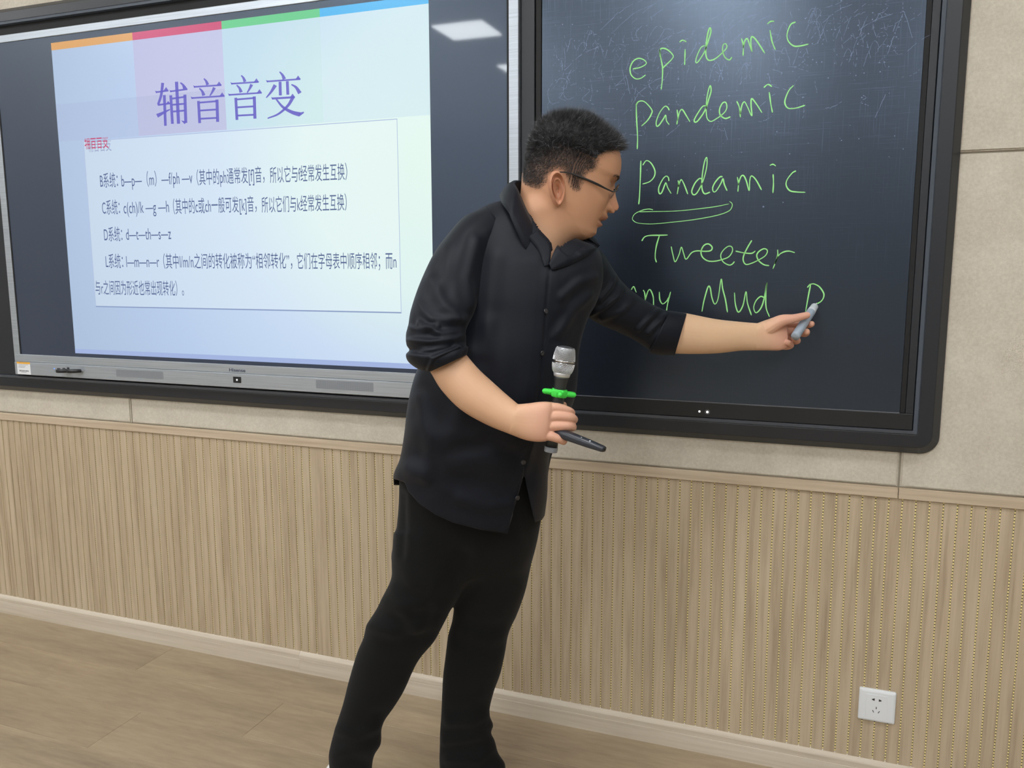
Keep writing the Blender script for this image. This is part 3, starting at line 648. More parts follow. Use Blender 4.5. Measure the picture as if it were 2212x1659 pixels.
WP = np.array([(-.128, .040), (-.118, .050), (-.10, .0600), (-.08, .0665), (-.06, .0710), (-.03, .0745), (0, .0770), (.03, .0785), (.06, .0765), (.085, .0655), (.1, .050), (.110, .034), (.115, .020)])
def cub(T, z):                                                  # smooth interpolation
    z = np.asarray(z, float); a = np.interp(z, T[:, 0], T[:, 1]); h = .0018
    return (np.interp(z - h, T[:, 0], T[:, 1]) + 2 * a + np.interp(z + h, T[:, 0], T[:, 1])) / 4
def gs(x, c, s): return np.exp(-((x - c) / s) ** 2)
def head_surface(th, z):
    """th 0 = face front, +-pi = back"""
    fb, ff, bb, ww = cub(FBs, z), cub(FP, z), np.interp(z, BP[:, 0], BP[:, 1]), np.interp(z, WP[:, 0], WP[:, 1])
    fb, bb = np.asarray(fb), np.asarray(bb); xc = bb + (fb - bb) * .46
    c, s = np.cos(th), np.sin(th)
    x = np.where(c > 0, xc + (fb - xc) * abs(c) ** (2 / 2.5), xc - (xc - bb) * abs(c) ** (2 / 2.15)); y = ww * np.sign(s) * abs(s) ** (2 / 2.35)
    sig = np.interp(z, [-.128, -.09, -.08, -.05, -.04, -.03, -.01, .02, .05], [.05, .030, .024, .022, .017, .0125, .0095, .010, .03])
    x = x + np.where(c > 0, (ff - fb) * np.exp(-(y / sig) ** 2), 0)
    front = c > 0
    for sy in (-1, 1):
        g = gs(y, sy * .0175, .0065) * gs(z, -.0335, .0075); x = x + front * g * .0105                 # nostril wings
        g = gs(y, sy * .033, .0135) * gs(z, .0095, .0100); x = x - front * g * .0100                     # sockets
        g = gs(y, sy * .034, .0120) * gs(z, .0080, .0065); x = x + front * g * .0070                     # lids over the eyeballs
        g = gs(y, sy * .034, .0150) * gs(z, -.0085, .0040); x = x + front * g * .0022                    # bags
        g = gs(y, sy * .033, .017) * gs(z, .0270, .0065); x = x + front * g * .0030                      # brow ridge
        g = gs(y, sy * .050, .016) * gs(z, -.030, .017); x = x + front * g * .0050                       # cheeks
        g = gs(y, sy * .026, .006) * gs(z, -.0665, .006); x = x - front * g * .0030                      # mouth corners
    return np.stack([x, y, z + 0 * x], -1)
def head_grid():
    zs = np.concatenate([np.linspace(-.128, .10, 150), np.linspace(.1015, .115, 12)]); th = np.linspace(-math.pi, math.pi, 160, endpoint=False); G = []
    for z in zs: G.append(hw(head_surface(th, np.full_like(th, z))))
    top = np.array([.004, 0, .1215]); last = head_surface(th, np.full_like(th, .115))
    for k, dz in ((.75, .0030), (.5, .0050), (.25, .0062)): q = top * (1 - k) + last * k; q[:, 2] = .115 + dz; G.append(hw(q))
    return np.array(G)
HG = head_grid()
def ear(side):
    c = hp(1203.5, 408, -.0765) * [1, 1, 1]; c[1] = side * .0735; fwd = np.array([.93, 0, 0]); 
    tl = math.radians(28); up = np.array([-math.sin(tl), 0, math.cos(tl)]); fw = np.array([math.cos(tl), 0, math.sin(tl)])
    out = np.array([0, side, 0]); nr, na = 22, 64; rows = []
    def prof(r, a):                                              # relief of the outer face
        lobe = max(0, -math.sin(a)) ** 4; front = max(0, math.cos(a)) ** 2
        h = .0150 * math.exp(-((r - .88) / .10) ** 2) * (1 - .7 * lobe) * (1 - .55 * front) + .0070
        h += .0085 * math.exp(-((r - .55) / .09) ** 2) * (1 - front) * (1 - lobe)
        h -= .0095 * math.exp(-((r - .10) / .16) ** 2)
        h += .0060 * math.exp(-((r - .62) / .16) ** 2) * max(0, math.cos(a + .15)) ** 8       # tragus
        return h
    for i in range(nr + 1):
        r = i / nr; row = []
        for j in range(na):
            a = 2 * math.pi * j / na; w = .0178 * (1 + .16 * math.sin(a)) * (1 - .10 * max(0, -math.sin(a))); hh = .0365
            x, z = r * w * math.cos(a), r * hh * math.sin(a) * (1 if math.sin(a) > 0 else .98)
            row.append(c + fw * x + up * z + out * (prof(r, a) + (-x) * .50 + z * .06))
        rows.append(row)
    for k, sc in ((-.004, 1.0), (-.010, .92), (-.018, .75)):
        row = []
        for j in range(na):
            a = 2 * math.pi * j / na; w = .0178 * (1 + .16 * math.sin(a)); x, z = sc * w * math.cos(a), sc * .0365 * math.sin(a)
            row.append(c + fw * x + up * z + out * (k + (-x) * .40))
        rows.append(row)
    return loft_vf(np.array([hw(r) for r in rows]))
neck = rings([(1128, 372, 1262, 430, 1.815, .058), (1123, 408, 1258, 480, 1.815, .060), (1121, 440, 1240, 515, 1.815, .063), (1116, 470, 1222, 545, 1.82, .066), (1106, 505, 1205, 590, 1.83, .07), (1090, 560, 1196, 650, 1.84, .075)], 32, 4, 2.0)
chest = rings([(1095, 520, 1225, 560, 1.835, .075), (1010, 540, 1270, 590, 1.84, .095), (975, 600, 1268, 650, 1.845, .11), (950, 690, 1240, 690, 1.85, .11)], 32, 4, 2.2)
jowls = [loft_vf(tube([hw((.062, q_ * .016, -.100)), hw((.020, q_ * .024, -.100)), hw((-.025, q_ * .026, -.098))], [.032, .040, .044], 20)) for q_ in (-1, 1)]
under = tube([hw((.070, 0, -.107)), hw((.030, 0, -.116)), hw((-.01, 0, -.120))], [.026, .036, .045], 20)
ev, ef, en_ = remesh([ear(-1), ear(1)], .0008, 2)
parts = [loft_vf(HG), loft_vf(neck), loft_vf(chest), loft_vf(under)] + jowls
for sy in (-1, 1):                                               # hollow-free nostril rim and lips fullness
    parts.append(loft_vf(tube([hw((.117, sy * .0135, -.0365)), hw((.1235, sy * .0105, -.0385))], [.0045, .0045], 12)))
hv, hf, hn = remesh(parts, .0016, 2, .5)
def relax(V, Fc, wgt, it):
    E = np.array([(a, b) for f in Fc for a, b in zip(f, f[1:] + f[:1])]); n = len(V); deg = np.bincount(E[:, 0], minlength=n) + np.bincount(E[:, 1], minlength=n)
    for _ in range(it):
        A = np.stack([np.bincount(E[:, 0], V[E[:, 1], k], n) + np.bincount(E[:, 1], V[E[:, 0], k], n) for k in range(3)], 1) / deg[:, None]
        V = V + (A - V) * wgt[:, None]
    return V
q_ = wh(hv); zj = np.interp(q_[:, 0], [-.10, -.03, 0, .04, .075, .10], [-.040, -.056, -.072, -.092, -.112, -.122])
hv = relax(hv, hf, np.clip((zj - q_[:, 2]) / .012, 0, 1) * .8, 260)
hf = hf + [tuple(i + len(hv) for i in f) for f in ef]; hv = np.vstack([hv, ev])

# ---- near (right) forearm and hand, closed round the microphone
NF = [(978, 722, 905, 775, 1.700, .043), (1006, 764, 929, 803, 1.690, .043), (1034, 797, 953, 842, 1.680, .043), (1062, 823, 995, 885, 1.668, .040), (1092, 850, 1050, 917, 1.655, .034), (1119, 873, 1101, 938, 1.640, .028)]
NH = [(1119, 873, 1101, 938, 1.640, .028), (1142, 871, 1130, 949, 1.632, .022), (1166, 868, 1154, 954, 1.627, .019), (1186, 868, 1176, 954, 1.627, .016), (1197, 874, 1188, 949, 1.632, .011)]
D0 = 1.622
def fing(ch, r): return loft_vf(tube([at(*c) for c in ch], r, 14, 5))
near = [loft_vf(rings(NF, 36, 5, 2.1)), loft_vf(rings(NH, 36, 5, 2.5)),
    fing([(1180, 883, D0 + .010), (1203, 881, D0 + .008), (1228, 888, D0 + .016), (1233, 893, D0 + .040), (1212, 890, D0 + .056)], [.0105, .0100, .0088, .0082, .0075]),
    fing([(1178, 902, D0 + .008), (1205, 899, D0 + .004), (1233, 903, D0 + .012), (1238, 907, D0 + .040), (1212, 906, D0 + .056)], [.0108, .0103, .0092, .0085, .0075]),
    fing([(1174, 921, D0 + .008), (1205, 920, D0 + .004), (1230, 921, D0 + .010), (1236, 923, D0 + .036), (1212, 922, D0 + .054)], [.0105, .0100, .0092, .0083, .0075]),
    fing([(1160, 938, D0 + .010), (1185, 941, D0 + .003), (1204, 947, D0 + .003), (1217, 953, D0 + .012)], [.0115, .0100, .0088, .0080]),
    fing([(1150, 885, D0 + .022), (1178, 880, D0 + .036), (1200, 878, D0 + .052), (1216, 876, D0 + .058)], [.012, .011, .0095, .0085])]
for u, v in ((1193, 879), (1194, 897), (1192, 917)): near.append(ball(at(u, v, D0 + .009), .0095, 14))
nv, nf_, nn = remesh(near, .0015, 3, .5)

# ---- far (left) forearm and hand holding the marker
FA = [(1452, 672, 1425, 757, 1.985, .042), (1490, 678, 1458, 764, 1.990, .041), (1545, 689, 1540, 764, 2.003, .037), (1598, 695, 1598, 758, 2.018, .031), (1636, 698, 1632, 757, 2.026, .026)]
FH = [(1636, 698, 1632, 757, 2.026, .026), (1658, 690, 1656, 757, 2.030, .023), (1680, 684, 1684, 757, 2.033, .020), (1700, 692, 1703, 750, 2.036, .014)]
far = [loft_vf(rings(FA, 36, 5, 2.1)), loft_vf(rings(FH, 36, 5, 2.4)),
    fing([(1640, 722, 2.032), (1662, 708, 2.020), (1688, 693, 2.008), (1715, 688, 2.004), (1743, 681, 2.010)], [.0160, .0185, .0150, .0108, .0085]),
    fing([(1690, 698, 2.040), (1722, 700, 2.050), (1744, 702, 2.046), (1753, 700, 2.030)], [.0115, .0100, .0088, .0078]),
    fing([(1688, 714, 2.040), (1718, 716, 2.052), (1738, 720, 2.046), (1742, 717, 2.026)], [.0115, .0102, .0095, .0088]),
    fing([(1684, 730, 2.038), (1708, 736, 2.050), (1722, 736, 2.040), (1716, 730, 2.022)], [.0112, .0098, .0088, .0080]),
    fing([(1676, 744, 2.034), (1696, 748, 2.044), (1708, 746, 2.036), (1702, 740, 2.020)], [.0108, .0092, .0082, .0074])]
fv, ff_, fn = remesh(far, .0015, 3, .5)

# ---- trunk, upper arms and legs under the clothes (coarser)
trunk = [loft_vf(rings([(1030, 575, 1255, 620, 1.85, .085), (960, 720, 1225, 735, 1.855, .11), (915, 900, 1190, 890, 1.88, .12), (895, 1050, 1135, 1050, 1.91, .10), (900, 1150, 1125, 1150, 1.95, .08)], 24, 3)),
    loft_vf(tube([at(1050, 550, 1.81), at(975, 640, 1.745), at(950, 720, 1.705), at(975, 790, 1.685)], [.040, .038, .036, .030], 16)),
    loft_vf(tube([at(1240, 600, 1.88), at(1325, 662, 1.93), at(1410, 708, 1.97), at(1475, 720, 1.99)], [.038, .034, .032, .030], 16)),
    loft_vf(tube([at(960, 1130, 1.95), at(880, 1345, 2.02), at(775, 1590, 2.135), at(758, 1690, 2.185)], [.060, .045, .032, .030], 16)),
    loft_vf(tube([at(1075, 1130, 2.00), at(1038, 1360, 2.08), at(1008, 1600, 2.18), at(1012, 1690, 2.22)], [.060, .045, .032, .030], 16))]
tv, tf, tn = remesh(trunk, .006, 2)
V = np.vstack([hv, nv, fv, tv]); Fc = []
for o_, fs in ((0, hf), (len(hv), nf_), (len(hv) + len(nv), ff_), (len(hv) + len(nv) + len(fv), tf)): Fc += [tuple(i + o_ for i in q) for q in fs]
me = bpy.data.meshes.new('body'); me.from_pydata(V.tolist(), [], Fc); me.update()
# skin tones by place: lips, ears, knuckles, shaved hair shadow
base = np.array(srgb(207, 166, 133)[:3]); tone = np.tile(base, (len(V), 1))
def blend(w, c):
    global tone
    w = np.clip(w, 0, 1)[:, None]; tone = tone * (1 - w) + np.array(srgb(*c)[:3]) * w
hl = wh(V); x, y, z = hl.T; nh = np.arange(len(V)) < len(hv); dist = np.linalg.norm(hl, axis=1)
face = nh & (z > -.13) & (dist < .17)
blend(nh * (.25 + .55 * np.clip((z + .15) / .07, 0, 1)), (198, 148, 116))
blend(face * .95 * (gs(z, -.0605, .0065) + gs(z, -.0738, .0055)) * gs(y, 0, .026) * (x > .098), (140, 80, 72))
blend(face * gs(z, -.0678, .0024) * gs(y, 0, .026) * (x > .090), (62, 32, 32))
isear = nh & (np.arange(len(V)) >= len(hv) - len(ev)); blend(isear * .35, (208, 140, 116))
blend(face * .35 * gs(z, -.03, .014) * gs(y, 0, .022) * (x > .11), (205, 135, 110))
HPOLY = np.array([(1090, 380), (1123, 391), (1145, 404), (1167, 409), (1182, 396), (1186, 380), (1196, 370), (1212, 368), (1222, 380), (1228, 400), (1240, 412), (1252, 414), (1262, 396), (1270, 375), (1288, 370), (1295, 356), (1294, 338), (1311, 330), (1330, 327), (1400, 326), (1400, 150), (1090, 150)], float)
def hairline(x, y, z):
    """metres inside (+) the hair area; the same curve is used by the strands"""
    P = np.stack([x, -abs(y), z], -1); uv = proj(hw(P)); d = np.full(uv.shape[:-1], 1e9); ins = np.zeros(uv.shape[:-1], bool)
    for a, b in zip(HPOLY, np.roll(HPOLY, -1, 0)):
        d = np.minimum(d, segdist(uv, a, b)); c = (a[1] > uv[..., 1]) != (b[1] > uv[..., 1])
        ins ^= c & (uv[..., 0] < (b[0] - a[0]) * (uv[..., 1] - a[1]) / (b[1] - a[1] + 1e-12) + a[0])
    return np.where(ins, d, -d) * SH
hm = hairline(x, y, z); inh = face & ~isear
blend(inh * np.clip(hm / .020 + .10, 0, .86), (78, 67, 61)); blend(inh * np.clip((hm - .028) / .016, 0, 1), (26, 23, 24))
handN = np.zeros(len(V), bool); handN[len(hv):len(hv) + len(nv)] = True; handF = np.zeros(len(V), bool); handF[len(hv) + len(nv):len(hv) + len(nv) + len(fv)] = True
uv = proj(V)
blend(handN * .75 * np.clip((uv[:, 0] - 1110) / 60, 0, 1), (217, 166, 144)); blend(handF * .6, (228, 196, 160)); blend(handF * .85 * np.clip((uv[:, 0] - 1630) / 70, 0, 1), (222, 166, 146))
at_ = me.color_attributes.new('tone', 'FLOAT_COLOR', 'POINT'); at_.data.foreach_set('color', np.hstack([tone, np.ones((len(V), 1))]).ravel())
body = link('body', me, SKIN, man, True)

# eyes, brows
EYEW = mat('eye_white', srgb(225, 220, 215), .2); IRIS = mat('iris', srgb(38, 26, 20), .15)
for sy in (-1, 1):
    c = np.array([.0800, sy * .0335, .0080]); v, f = ball((0, 0, 0), .0118, 20); o = mesh('eyeball', [hw(c + np.array(p)) for p in v], f, EYEW, man, True)
    g = [hw(c + np.array([.0108 - .0006 * k, 0, 0]) + .0052 * k / 2 * np.array([[0, math.cos(a), math.sin(a)] for a in np.linspace(0, 2 * math.pi, 16, endpoint=False)])) for k in (.2, 1, 2)]
    v, f = loft_vf(np.array(g)); mesh('iris', v, f, IRIS, o, True)
HAIRM = mat('hair', srgb(24, 23, 25), .42, spec=.9)
def strands(name, roots, dirs, lens, w, m, bend=.3):
    V, Fc = [], []
    for p, d, l in zip(roots, dirs, lens):
        d = d / np.linalg.norm(d); s = np.cross(d, rng.normal(size=3)); s /= np.linalg.norm(s) + 1e-9; t = np.cross(d, s); c = s * rng.normal() * bend * l
        a, b = p, p + d * l * .55 + c * .35; e = p + d * l + c; k = len(V)
        for q, ww in ((a, w), (b, w * .8)):
            V += [q + s * ww, q - s * ww * .5 + t * ww * .87, q - s * ww * .5 - t * ww * .87]
        V.append(e)
        for i in range(3): j = (i + 1) % 3; Fc += [(k + i, k + j, k + 3 + j, k + 3 + i), (k + 3 + i, k + 3 + j, k + 6)]
    me = bpy.data.meshes.new(name); me.from_pydata([tuple(p) for p in V], [], Fc); me.update(); return link(name, me, m, man)
# scalp cap: the head surface pushed out under the strands
def hair_len(x, y, z):
    top = np.clip((z - .028) / .045, 0, 1); back = np.clip((-.02 - x) / .05, 0, 1) * np.clip((z + .01) / .05, 0, 1)
    return .0018 + .0165 * np.maximum(top ** 1.1, .50 * back) + .004 * np.clip((x - .05) / .03, 0, 1) * top
zs = np.concatenate([np.linspace(-.075, .108, 90), np.linspace(.109, .1149, 6)]); th = np.linspace(-math.pi, math.pi, 200, endpoint=False); Z, T = np.meshgrid(zs, th, indexing='ij')
P = head_surface(T, Z); top = np.array([.004, 0, .1215]); tops = []
for k, dz in ((.75, .0030), (.5, .0050), (.25, .0062), (.02, .0066)): q_ = top * (1 - k) + P[-1] * k; q_[:, 2] = .115 + dz; tops.append(q_)
P = np.vstack([P, np.array(tops)]); du = np.gradient(P, axis=0); dv = np.gradient(P, axis=1); N = np.cross(dv, du); N /= np.linalg.norm(N, axis=-1, keepdims=True) + 1e-9
N *= np.sign((N * (P - [0, 0, .01])).sum(-1))[..., None]
L = hair_len(P[..., 0], P[..., 1], P[..., 2]); hmk = hairline(P[..., 0], P[..., 1], P[..., 2])
ok = hmk > .003
lump = 1 + .14 * np.sin(P[..., 0] * 260 + 3 * np.sin(P[..., 1] * 150)) * np.sin(P[..., 1] * 220 + P[..., 2] * 190)
Cp = hw(P + N * (np.maximum(L - .0068, 0) * .78 * lump * np.clip(hmk / .012, .1, 1))[..., None]); nr_, nc_ = ok.shape; Fc = []
for i in range(nr_ - 1):
    for j in range(nc_):
        j2 = (j + 1) % nc_
        if ok[i, j] and ok[i + 1, j] and ok[i, j2] and ok[i + 1, j2] and L[i, j] > .0070: Fc.append((i * nc_ + j, i * nc_ + j2, (i + 1) * nc_ + j2, (i + 1) * nc_ + j))
used = sorted({i for f in Fc for i in f}); mp_ = {a: b for b, a in enumerate(used)}; Vc = Cp.reshape(-1, 3)[used]
me = bpy.data.meshes.new('hair'); me.from_pydata(Vc.tolist(), [], [tuple(mp_[i] for i in f) for f in Fc]); me.update(); hair = link('hair', me, mat('hair_under', srgb(25, 24, 26), .6, spec=.45), man, True)
# strands
flat_ = np.argwhere(hmk > .001); area = np.linalg.norm(np.cross(du, dv), axis=-1)[hmk > .001]; area /= area.sum()
idx = flat_[rng.choice(len(flat_), 52000, p=area)]; i_, j_ = idx.T
pr = P[i_, j_] + rng.normal(size=(len(idx), 3)) * .0006; ll = L[i_, j_] * rng.uniform(.45, 1.35, len(idx)); keep = (rng.random(len(idx)) < np.clip(hmk[i_, j_] / .012, .25, 1)) 
dd = N[i_, j_] * .85 + np.array([.30, 0, .18]) + rng.normal(size=(len(idx), 3)) * .42
sides = ll < rng.uniform(.003, .0085, len(ll)); dd[sides] = N[i_, j_][sides] * .35 + np.array([-.3, 0, -.75]) + rng.normal(size=(int(sides.sum()), 3)) * .25
ll = np.where(sides, ll + .0028, ll + .002)
hs = strands('hair_strands', hw(pr[keep]), dd[keep] @ HB, ll[keep], .00022, HAIRM); hs['kind'] = 'stuff'
gk = np.argwhere(keep & (pr[:, 2] > .03) & ~sides).ravel(); gk = rng.choice(gk, 1500, replace=False)
hg = strands('highlight_strands', hw(pr[gk] + N[i_[gk], j_[gk]] * .004), dd[gk] @ HB, ll[gk] * 1.05, .00028, mat('hair_highlight', srgb(112, 114, 120), .45)); hg['kind'] = 'stuff'  # sparse pale strands stand in for highlights on the dark top hair
br, bd, bl = [], [], []
for sy in (-1, 1):
    for k in range(260):
        t = rng.random(); yy = sy * (.016 + .036 * t); zz = .0235 + .006 * math.sin(t * 2.4) + rng.normal() * .0014
        tt = math.atan2(yy, .1); s_ = np.linspace(-1.4, 1.4, 281); q_ = head_surface(s_, np.full_like(s_, zz)); p_ = q_[np.argmin(abs(q_[:, 1] - yy))]
        br.append(hw(p_)); bd.append(np.array([.25, sy * .9, .25]) @ HB); bl.append(.006)
eb = strands('eyebrow', np.array(br), np.array(bd), bl, .00016, HAIRM); eb['kind'] = 'stuff'

# ---- glasses
gl = bpy.data.objects.new('eyeglasses', None); COL.objects.link(gl); gl.parent = man; gl.location = -man.location
def gw(n, v, f, m): return mesh(n, v, f, m, gl, True)
FRM = mat('glasses_frame', srgb(28, 28, 30), .3); MET = mat('glasses_metal', srgb(90, 92, 96), .25, .9)
LENS = mat('lens_glass', (1, 1, 1, 1), .02, spec=.5); LENS.node_tree.nodes['Principled BSDF'].inputs['Transmission Weight'].default_value = 1; LENS.node_tree.nodes['Principled BSDF'].inputs['IOR'].default_value = 1.2
LC_ = hp(1325, 415, -.034)
def lens(sy):
    P = []
    for a in np.linspace(0, 2 * math.pi, 40, endpoint=False):
        e = 2 / 2.8; yy = .0245 * np.sign(math.cos(a)) * abs(math.cos(a)) ** e; zz = .0165 * np.sign(math.sin(a)) * abs(math.sin(a)) ** e
        P.append([LC_[0] + .004 - .10 * abs(yy + .0245) + .16 * zz, sy * (.034 + yy), LC_[2] + .002 + zz])
    P = np.array(P); C = P.mean(0); return P, C
for sy in (-1, 1):
    P_, C_ = lens(sy); G = [hw(P_), hw(P_ + [.0016, 0, 0])]; v, f = loft_vf(np.array(G)); gw('lens', v, f, LENS)
    top_ = P_[P_[:, 2] > LC_[2] + .006]; top_ = top_[np.argsort(top_[:, 1])]; v, f = loft_vf(tube(hw(top_ + [.0008, 0, .0004]), .0011, 8, 1)); gw('lens_rim', v, f, MET)
    T_ = [hp(u, v, -yy) * [1, 0, 1] + [0, sy * yy, 0] for u, v, yy in ((1323, 414, .0640), (1308, 407, .0690), (1286, 396, .0755), (1256, 383, .0800), (1230, 374, .0820), (1208, 372, .0820), (1192, 379, .0795), (1186, 392, .0765))]; hin = T_[0]
    v, f = loft_vf(tube(hw([[LC_[0] + .001, sy * .0570, LC_[2] + .009], [LC_[0] + .0005, sy * .0620, (LC_[2] + .009 + hin[2]) / 2], hin]), .0016, 8, 2)); gw('hinge', v, f, MET)
    v, f = loft_vf(tube(hw(T_), [.0014, .0018, .0026, .0020, .0014, .0014, .0016, .0014], 10, 4)); gw('temple', v, f, FRM)
v, f = loft_vf(tube(hw([[LC_[0] + .0035, -.0100, LC_[2] + .008], [LC_[0] + .0075, 0, LC_[2] + .0105], [LC_[0] + .0035, .0100, LC_[2] + .008]]), .0011, 8, 4)); gw('bridge', v, f, MET)

# ------------------------------------------------------------------ shirt
ST = [(1112, 428, 1218, 538, 1.822, .060), (1100, 430, 1240, 530, 1.825, .070), (1052, 443, 1268, 524, 1.83, .088), (1008, 474, 1296, 545, 1.84, .112), (985, 530, 1302, 600, 1.84, .130), (962, 600, 1289, 650, 1.84, .136), (937, 680, 1266, 695, 1.845, .141), (916, 760, 1250, 757, 1.85, .146), (894, 822, 1247, 812, 1.86, .150),
      (881, 880, 1240, 862, 1.87, .154), (874, 940, 1216, 922, 1.88, .154), (865, 990, 1189, 976, 1.895, .152), (851, 1028, 1183, 1022, 1.91, .150), (853, 1070, 1181, 1070, 1.92, .150), (858, 1120, 1175, 1118, 1.93, .148), (864, 1175, 1168, 1170, 1.94, .145)]
KC, NV = 300, 150
G = rings(ST, KC, 14, 2.35)                                       # (rows, cols, 3)
hemx = [840, 851, 872, 880, 905, 940, 980, 1040, 1095, 1097, 1110, 1122, 1131, 1136, 1146, 1156, 1170, 1186]
hemy = [1034, 1035, 1043, 1062, 1088, 1112, 1130, 1145, 1153, 1152, 1110, 1062, 1030, 1032, 1085, 1128, 1124, 1100]
cols = []
for j in range(KC):
    c = G[:, j]; p = proj(c); front = (j > KC // 2)
    hy_ = np.interp(p[:, 0], hemx, hemy) if front else np.full(len(p), 1048.0)
    cr = np.where(p[:, 1] > hy_)[0]; k = cr[0] if len(cr) else len(c) - 1; k = max(k, 2)
    t = (hy_[k - 1] - p[k - 1, 1]) / (p[k, 1] - p[k - 1, 1] + hy_[k - 1] - hy_[k] + 1e-9) if len(cr) else 1
    ss = np.linspace(0, k - 1 + float(np.clip(t, 0, 1)), NV); i0 = np.minimum(ss.astype(int), len(c) - 2); fr = (ss - i0)[:, None]
    cols.append(c[i0] * (1 - fr) + c[i0 + 1] * fr)
SG = np.array(cols).transpose(1, 0, 2)
# which half of the ring faces the camera?
if np.linalg.norm(SG[NV // 2, KC * 3 // 4] - CAM) > np.linalg.norm(SG[NV // 2, KC // 4] - CAM): raise RuntimeError('front half')
def grid_normals(G, cen=None):
    a = np.roll(G, -1, 1) - np.roll(G, 1, 1); b = np.gradient(G, axis=0); N = np.cross(a, b); N /= np.linalg.norm(N, axis=-1, keepdims=True) + 1e-9
    s = np.sign((N * (G - G.mean(1, keepdims=True))).sum(-1).mean()); return N * s
PLK = [(1187, 566), (1180, 640), (1174, 720), (1167, 800), (1160, 870), (1150, 950), (1134, 1000), (1129, 1036), (1095, 1153)]
def placket_step(V, N):
    uv = proj(V); yy = uv[..., 1]; xl = np.interp(yy, [p[1] for p in PLK], [p[0] for p in PLK]); d = xl - uv[..., 0]; fac = ((V - CAM) * N).sum(-1) < 0
    on = fac & (yy > 560) & (yy < 1140)
    h = np.where(on, .0022 * (1 / (1 + np.exp(-np.clip(d / .8, -30, 30)))) * np.clip(1.6 - d / 60, 0, 1) - .0030 * np.exp(-((d + 1.6) / 1.8) ** 2) + .0007 * np.exp(-((d - 24) / 1.6) ** 2), 0)
    return V + N * h[..., None]
N = grid_normals(SG)
soft = [([(905, 930), (990, 975), (1060, 1000)], .004, 26), ([(975, 975), (1060, 960), (1120, 990)], -.004, 16), ([(900, 1020), (1000, 1010), (1100, 1025)], .004, 22), ([(880, 1010), (960, 1060), (1060, 1085)], .003, 18), ([(1000, 760), (1010, 850), (980, 930)], .0035, 20), ([(1060, 700), (1085, 800), (1075, 900)], .003, 18),
        ([(1190, 600), (1225, 680), (1215, 800)], .003, 16), ([(1070, 560), (1060, 660), (1040, 760)], .0025, 16), ([(905, 860), (930, 940), (920, 1030)], .003, 14), ([(1275, 640), (1240, 670), (1205, 720)], .004, 10), ([(1285, 600), (1250, 610), (1215, 640)], .003, 9), ([(1140, 900), (1145, 960), (1120, 1040)], .003, 12), ([(1100, 1090), (1050, 1100), (990, 1080)], .003, 12), ([(1290, 660), (1262, 720), (1240, 780)], .003, 9)]
SG = folds(SG, N, soft); SG = placket_step(SG, grid_normals(SG))
def cloth(name, G, m, parent, cap=False, thick=.0016, close=True):
    n, k = G.shape[:2]; V = G.reshape(-1, 3).tolist(); Fc = []
    for i in range(n - 1):
        for j in range(k if close else k - 1):
            a = i * k + j; b = i * k + (j + 1) % k; Fc.append((a, b, b + k, a + k))
    o = mesh(name, V, Fc, m, parent, True)
    s = o.modifiers.new('s', 'SOLIDIFY'); s.thickness = thick; s.offset = -1
    return o
shirt = cloth('shirt', SG, SHIRT, man)
VP = np.array([(1080, 360), (1171, 505), (1184, 531), (1187, 566), (1207, 536), (1230, 520), (1300, 500), (1300, 360)], float)
bm = bmesh.new(); bm.from_mesh(shirt.data); bm.faces.ensure_lookup_table(); cc_ = proj(np.array([f.calc_center_median()[:] for f in bm.faces]) + 0); ins = np.zeros(len(cc_), bool)
for a, b in zip(VP, np.roll(VP, -1, 0)):
    c = (a[1] > cc_[:, 1]) != (b[1] > cc_[:, 1]); ins ^= c & (cc_[:, 0] < (b[0] - a[0]) * (cc_[:, 1] - a[1]) / (b[1] - a[1] + 1e-12) + a[0])
bmesh.ops.delete(bm, geom=[f for f, k in zip(bm.faces, ins) if k], context='FACES'); bm.to_mesh(shirt.data); bm.free(); shirt['label'] = 'black long-sleeved shirt with rolled sleeves and curved hem'
def sleeve(st, fl, k=140, n=12, e=2.1):
    G = rings(st, k, n, e); N = grid_normals(G); return folds(G, N, fl)
NS = [(1052, 446, 1092, 500, 1.800, .050), (1003, 468, 1072, 530, 1.790, .066), (967, 507, 1056, 560, 1.775, .073), (937, 548, 1046, 600, 1.760, .074), (907, 612, 1036, 640, 1.740, .074), (888, 668, 1024, 676, 1.722, .074), (882, 702, 1010, 704, 1.712, .073), (877, 722, 1006, 718, 1.706, .072), (878, 744, 1007, 728, 1.701, .071), (884, 756, 1007, 737, 1.698, .068), (877, 766, 1007, 744, 1.695, .069), (881, 780, 1008, 752, 1.692, .068), (896, 793, 1008, 759, 1.689, .064), (912, 800, 1007, 763, 1.687, .060), (927, 803, 1006, 766, 1.686, .055)]
nfl = [([(880, 706), (915, 712), (945, 703)], .004, 6), ([(905, 698), (955, 722), (1005, 714)], .005, 7), ([(880, 735), (930, 738), (985, 730), (1008, 722)], .005, 6), ([(885, 757), (930, 762), (975, 748)], -.004, 6), ([(930, 600), (960, 660), (1010, 700)], .004, 12), ([(900, 650), (930, 690), (990, 690)], .003, 8), ([(1030, 520), (1010, 600), (1020, 660)], .003, 10), ([(965, 530), (960, 590), (940, 640)], .002, 12), ([(925, 800), (935, 775), (990, 750)], .003, 4)]
sl = cloth('sleeve', sleeve(NS, nfl), SHIRT, shirt)
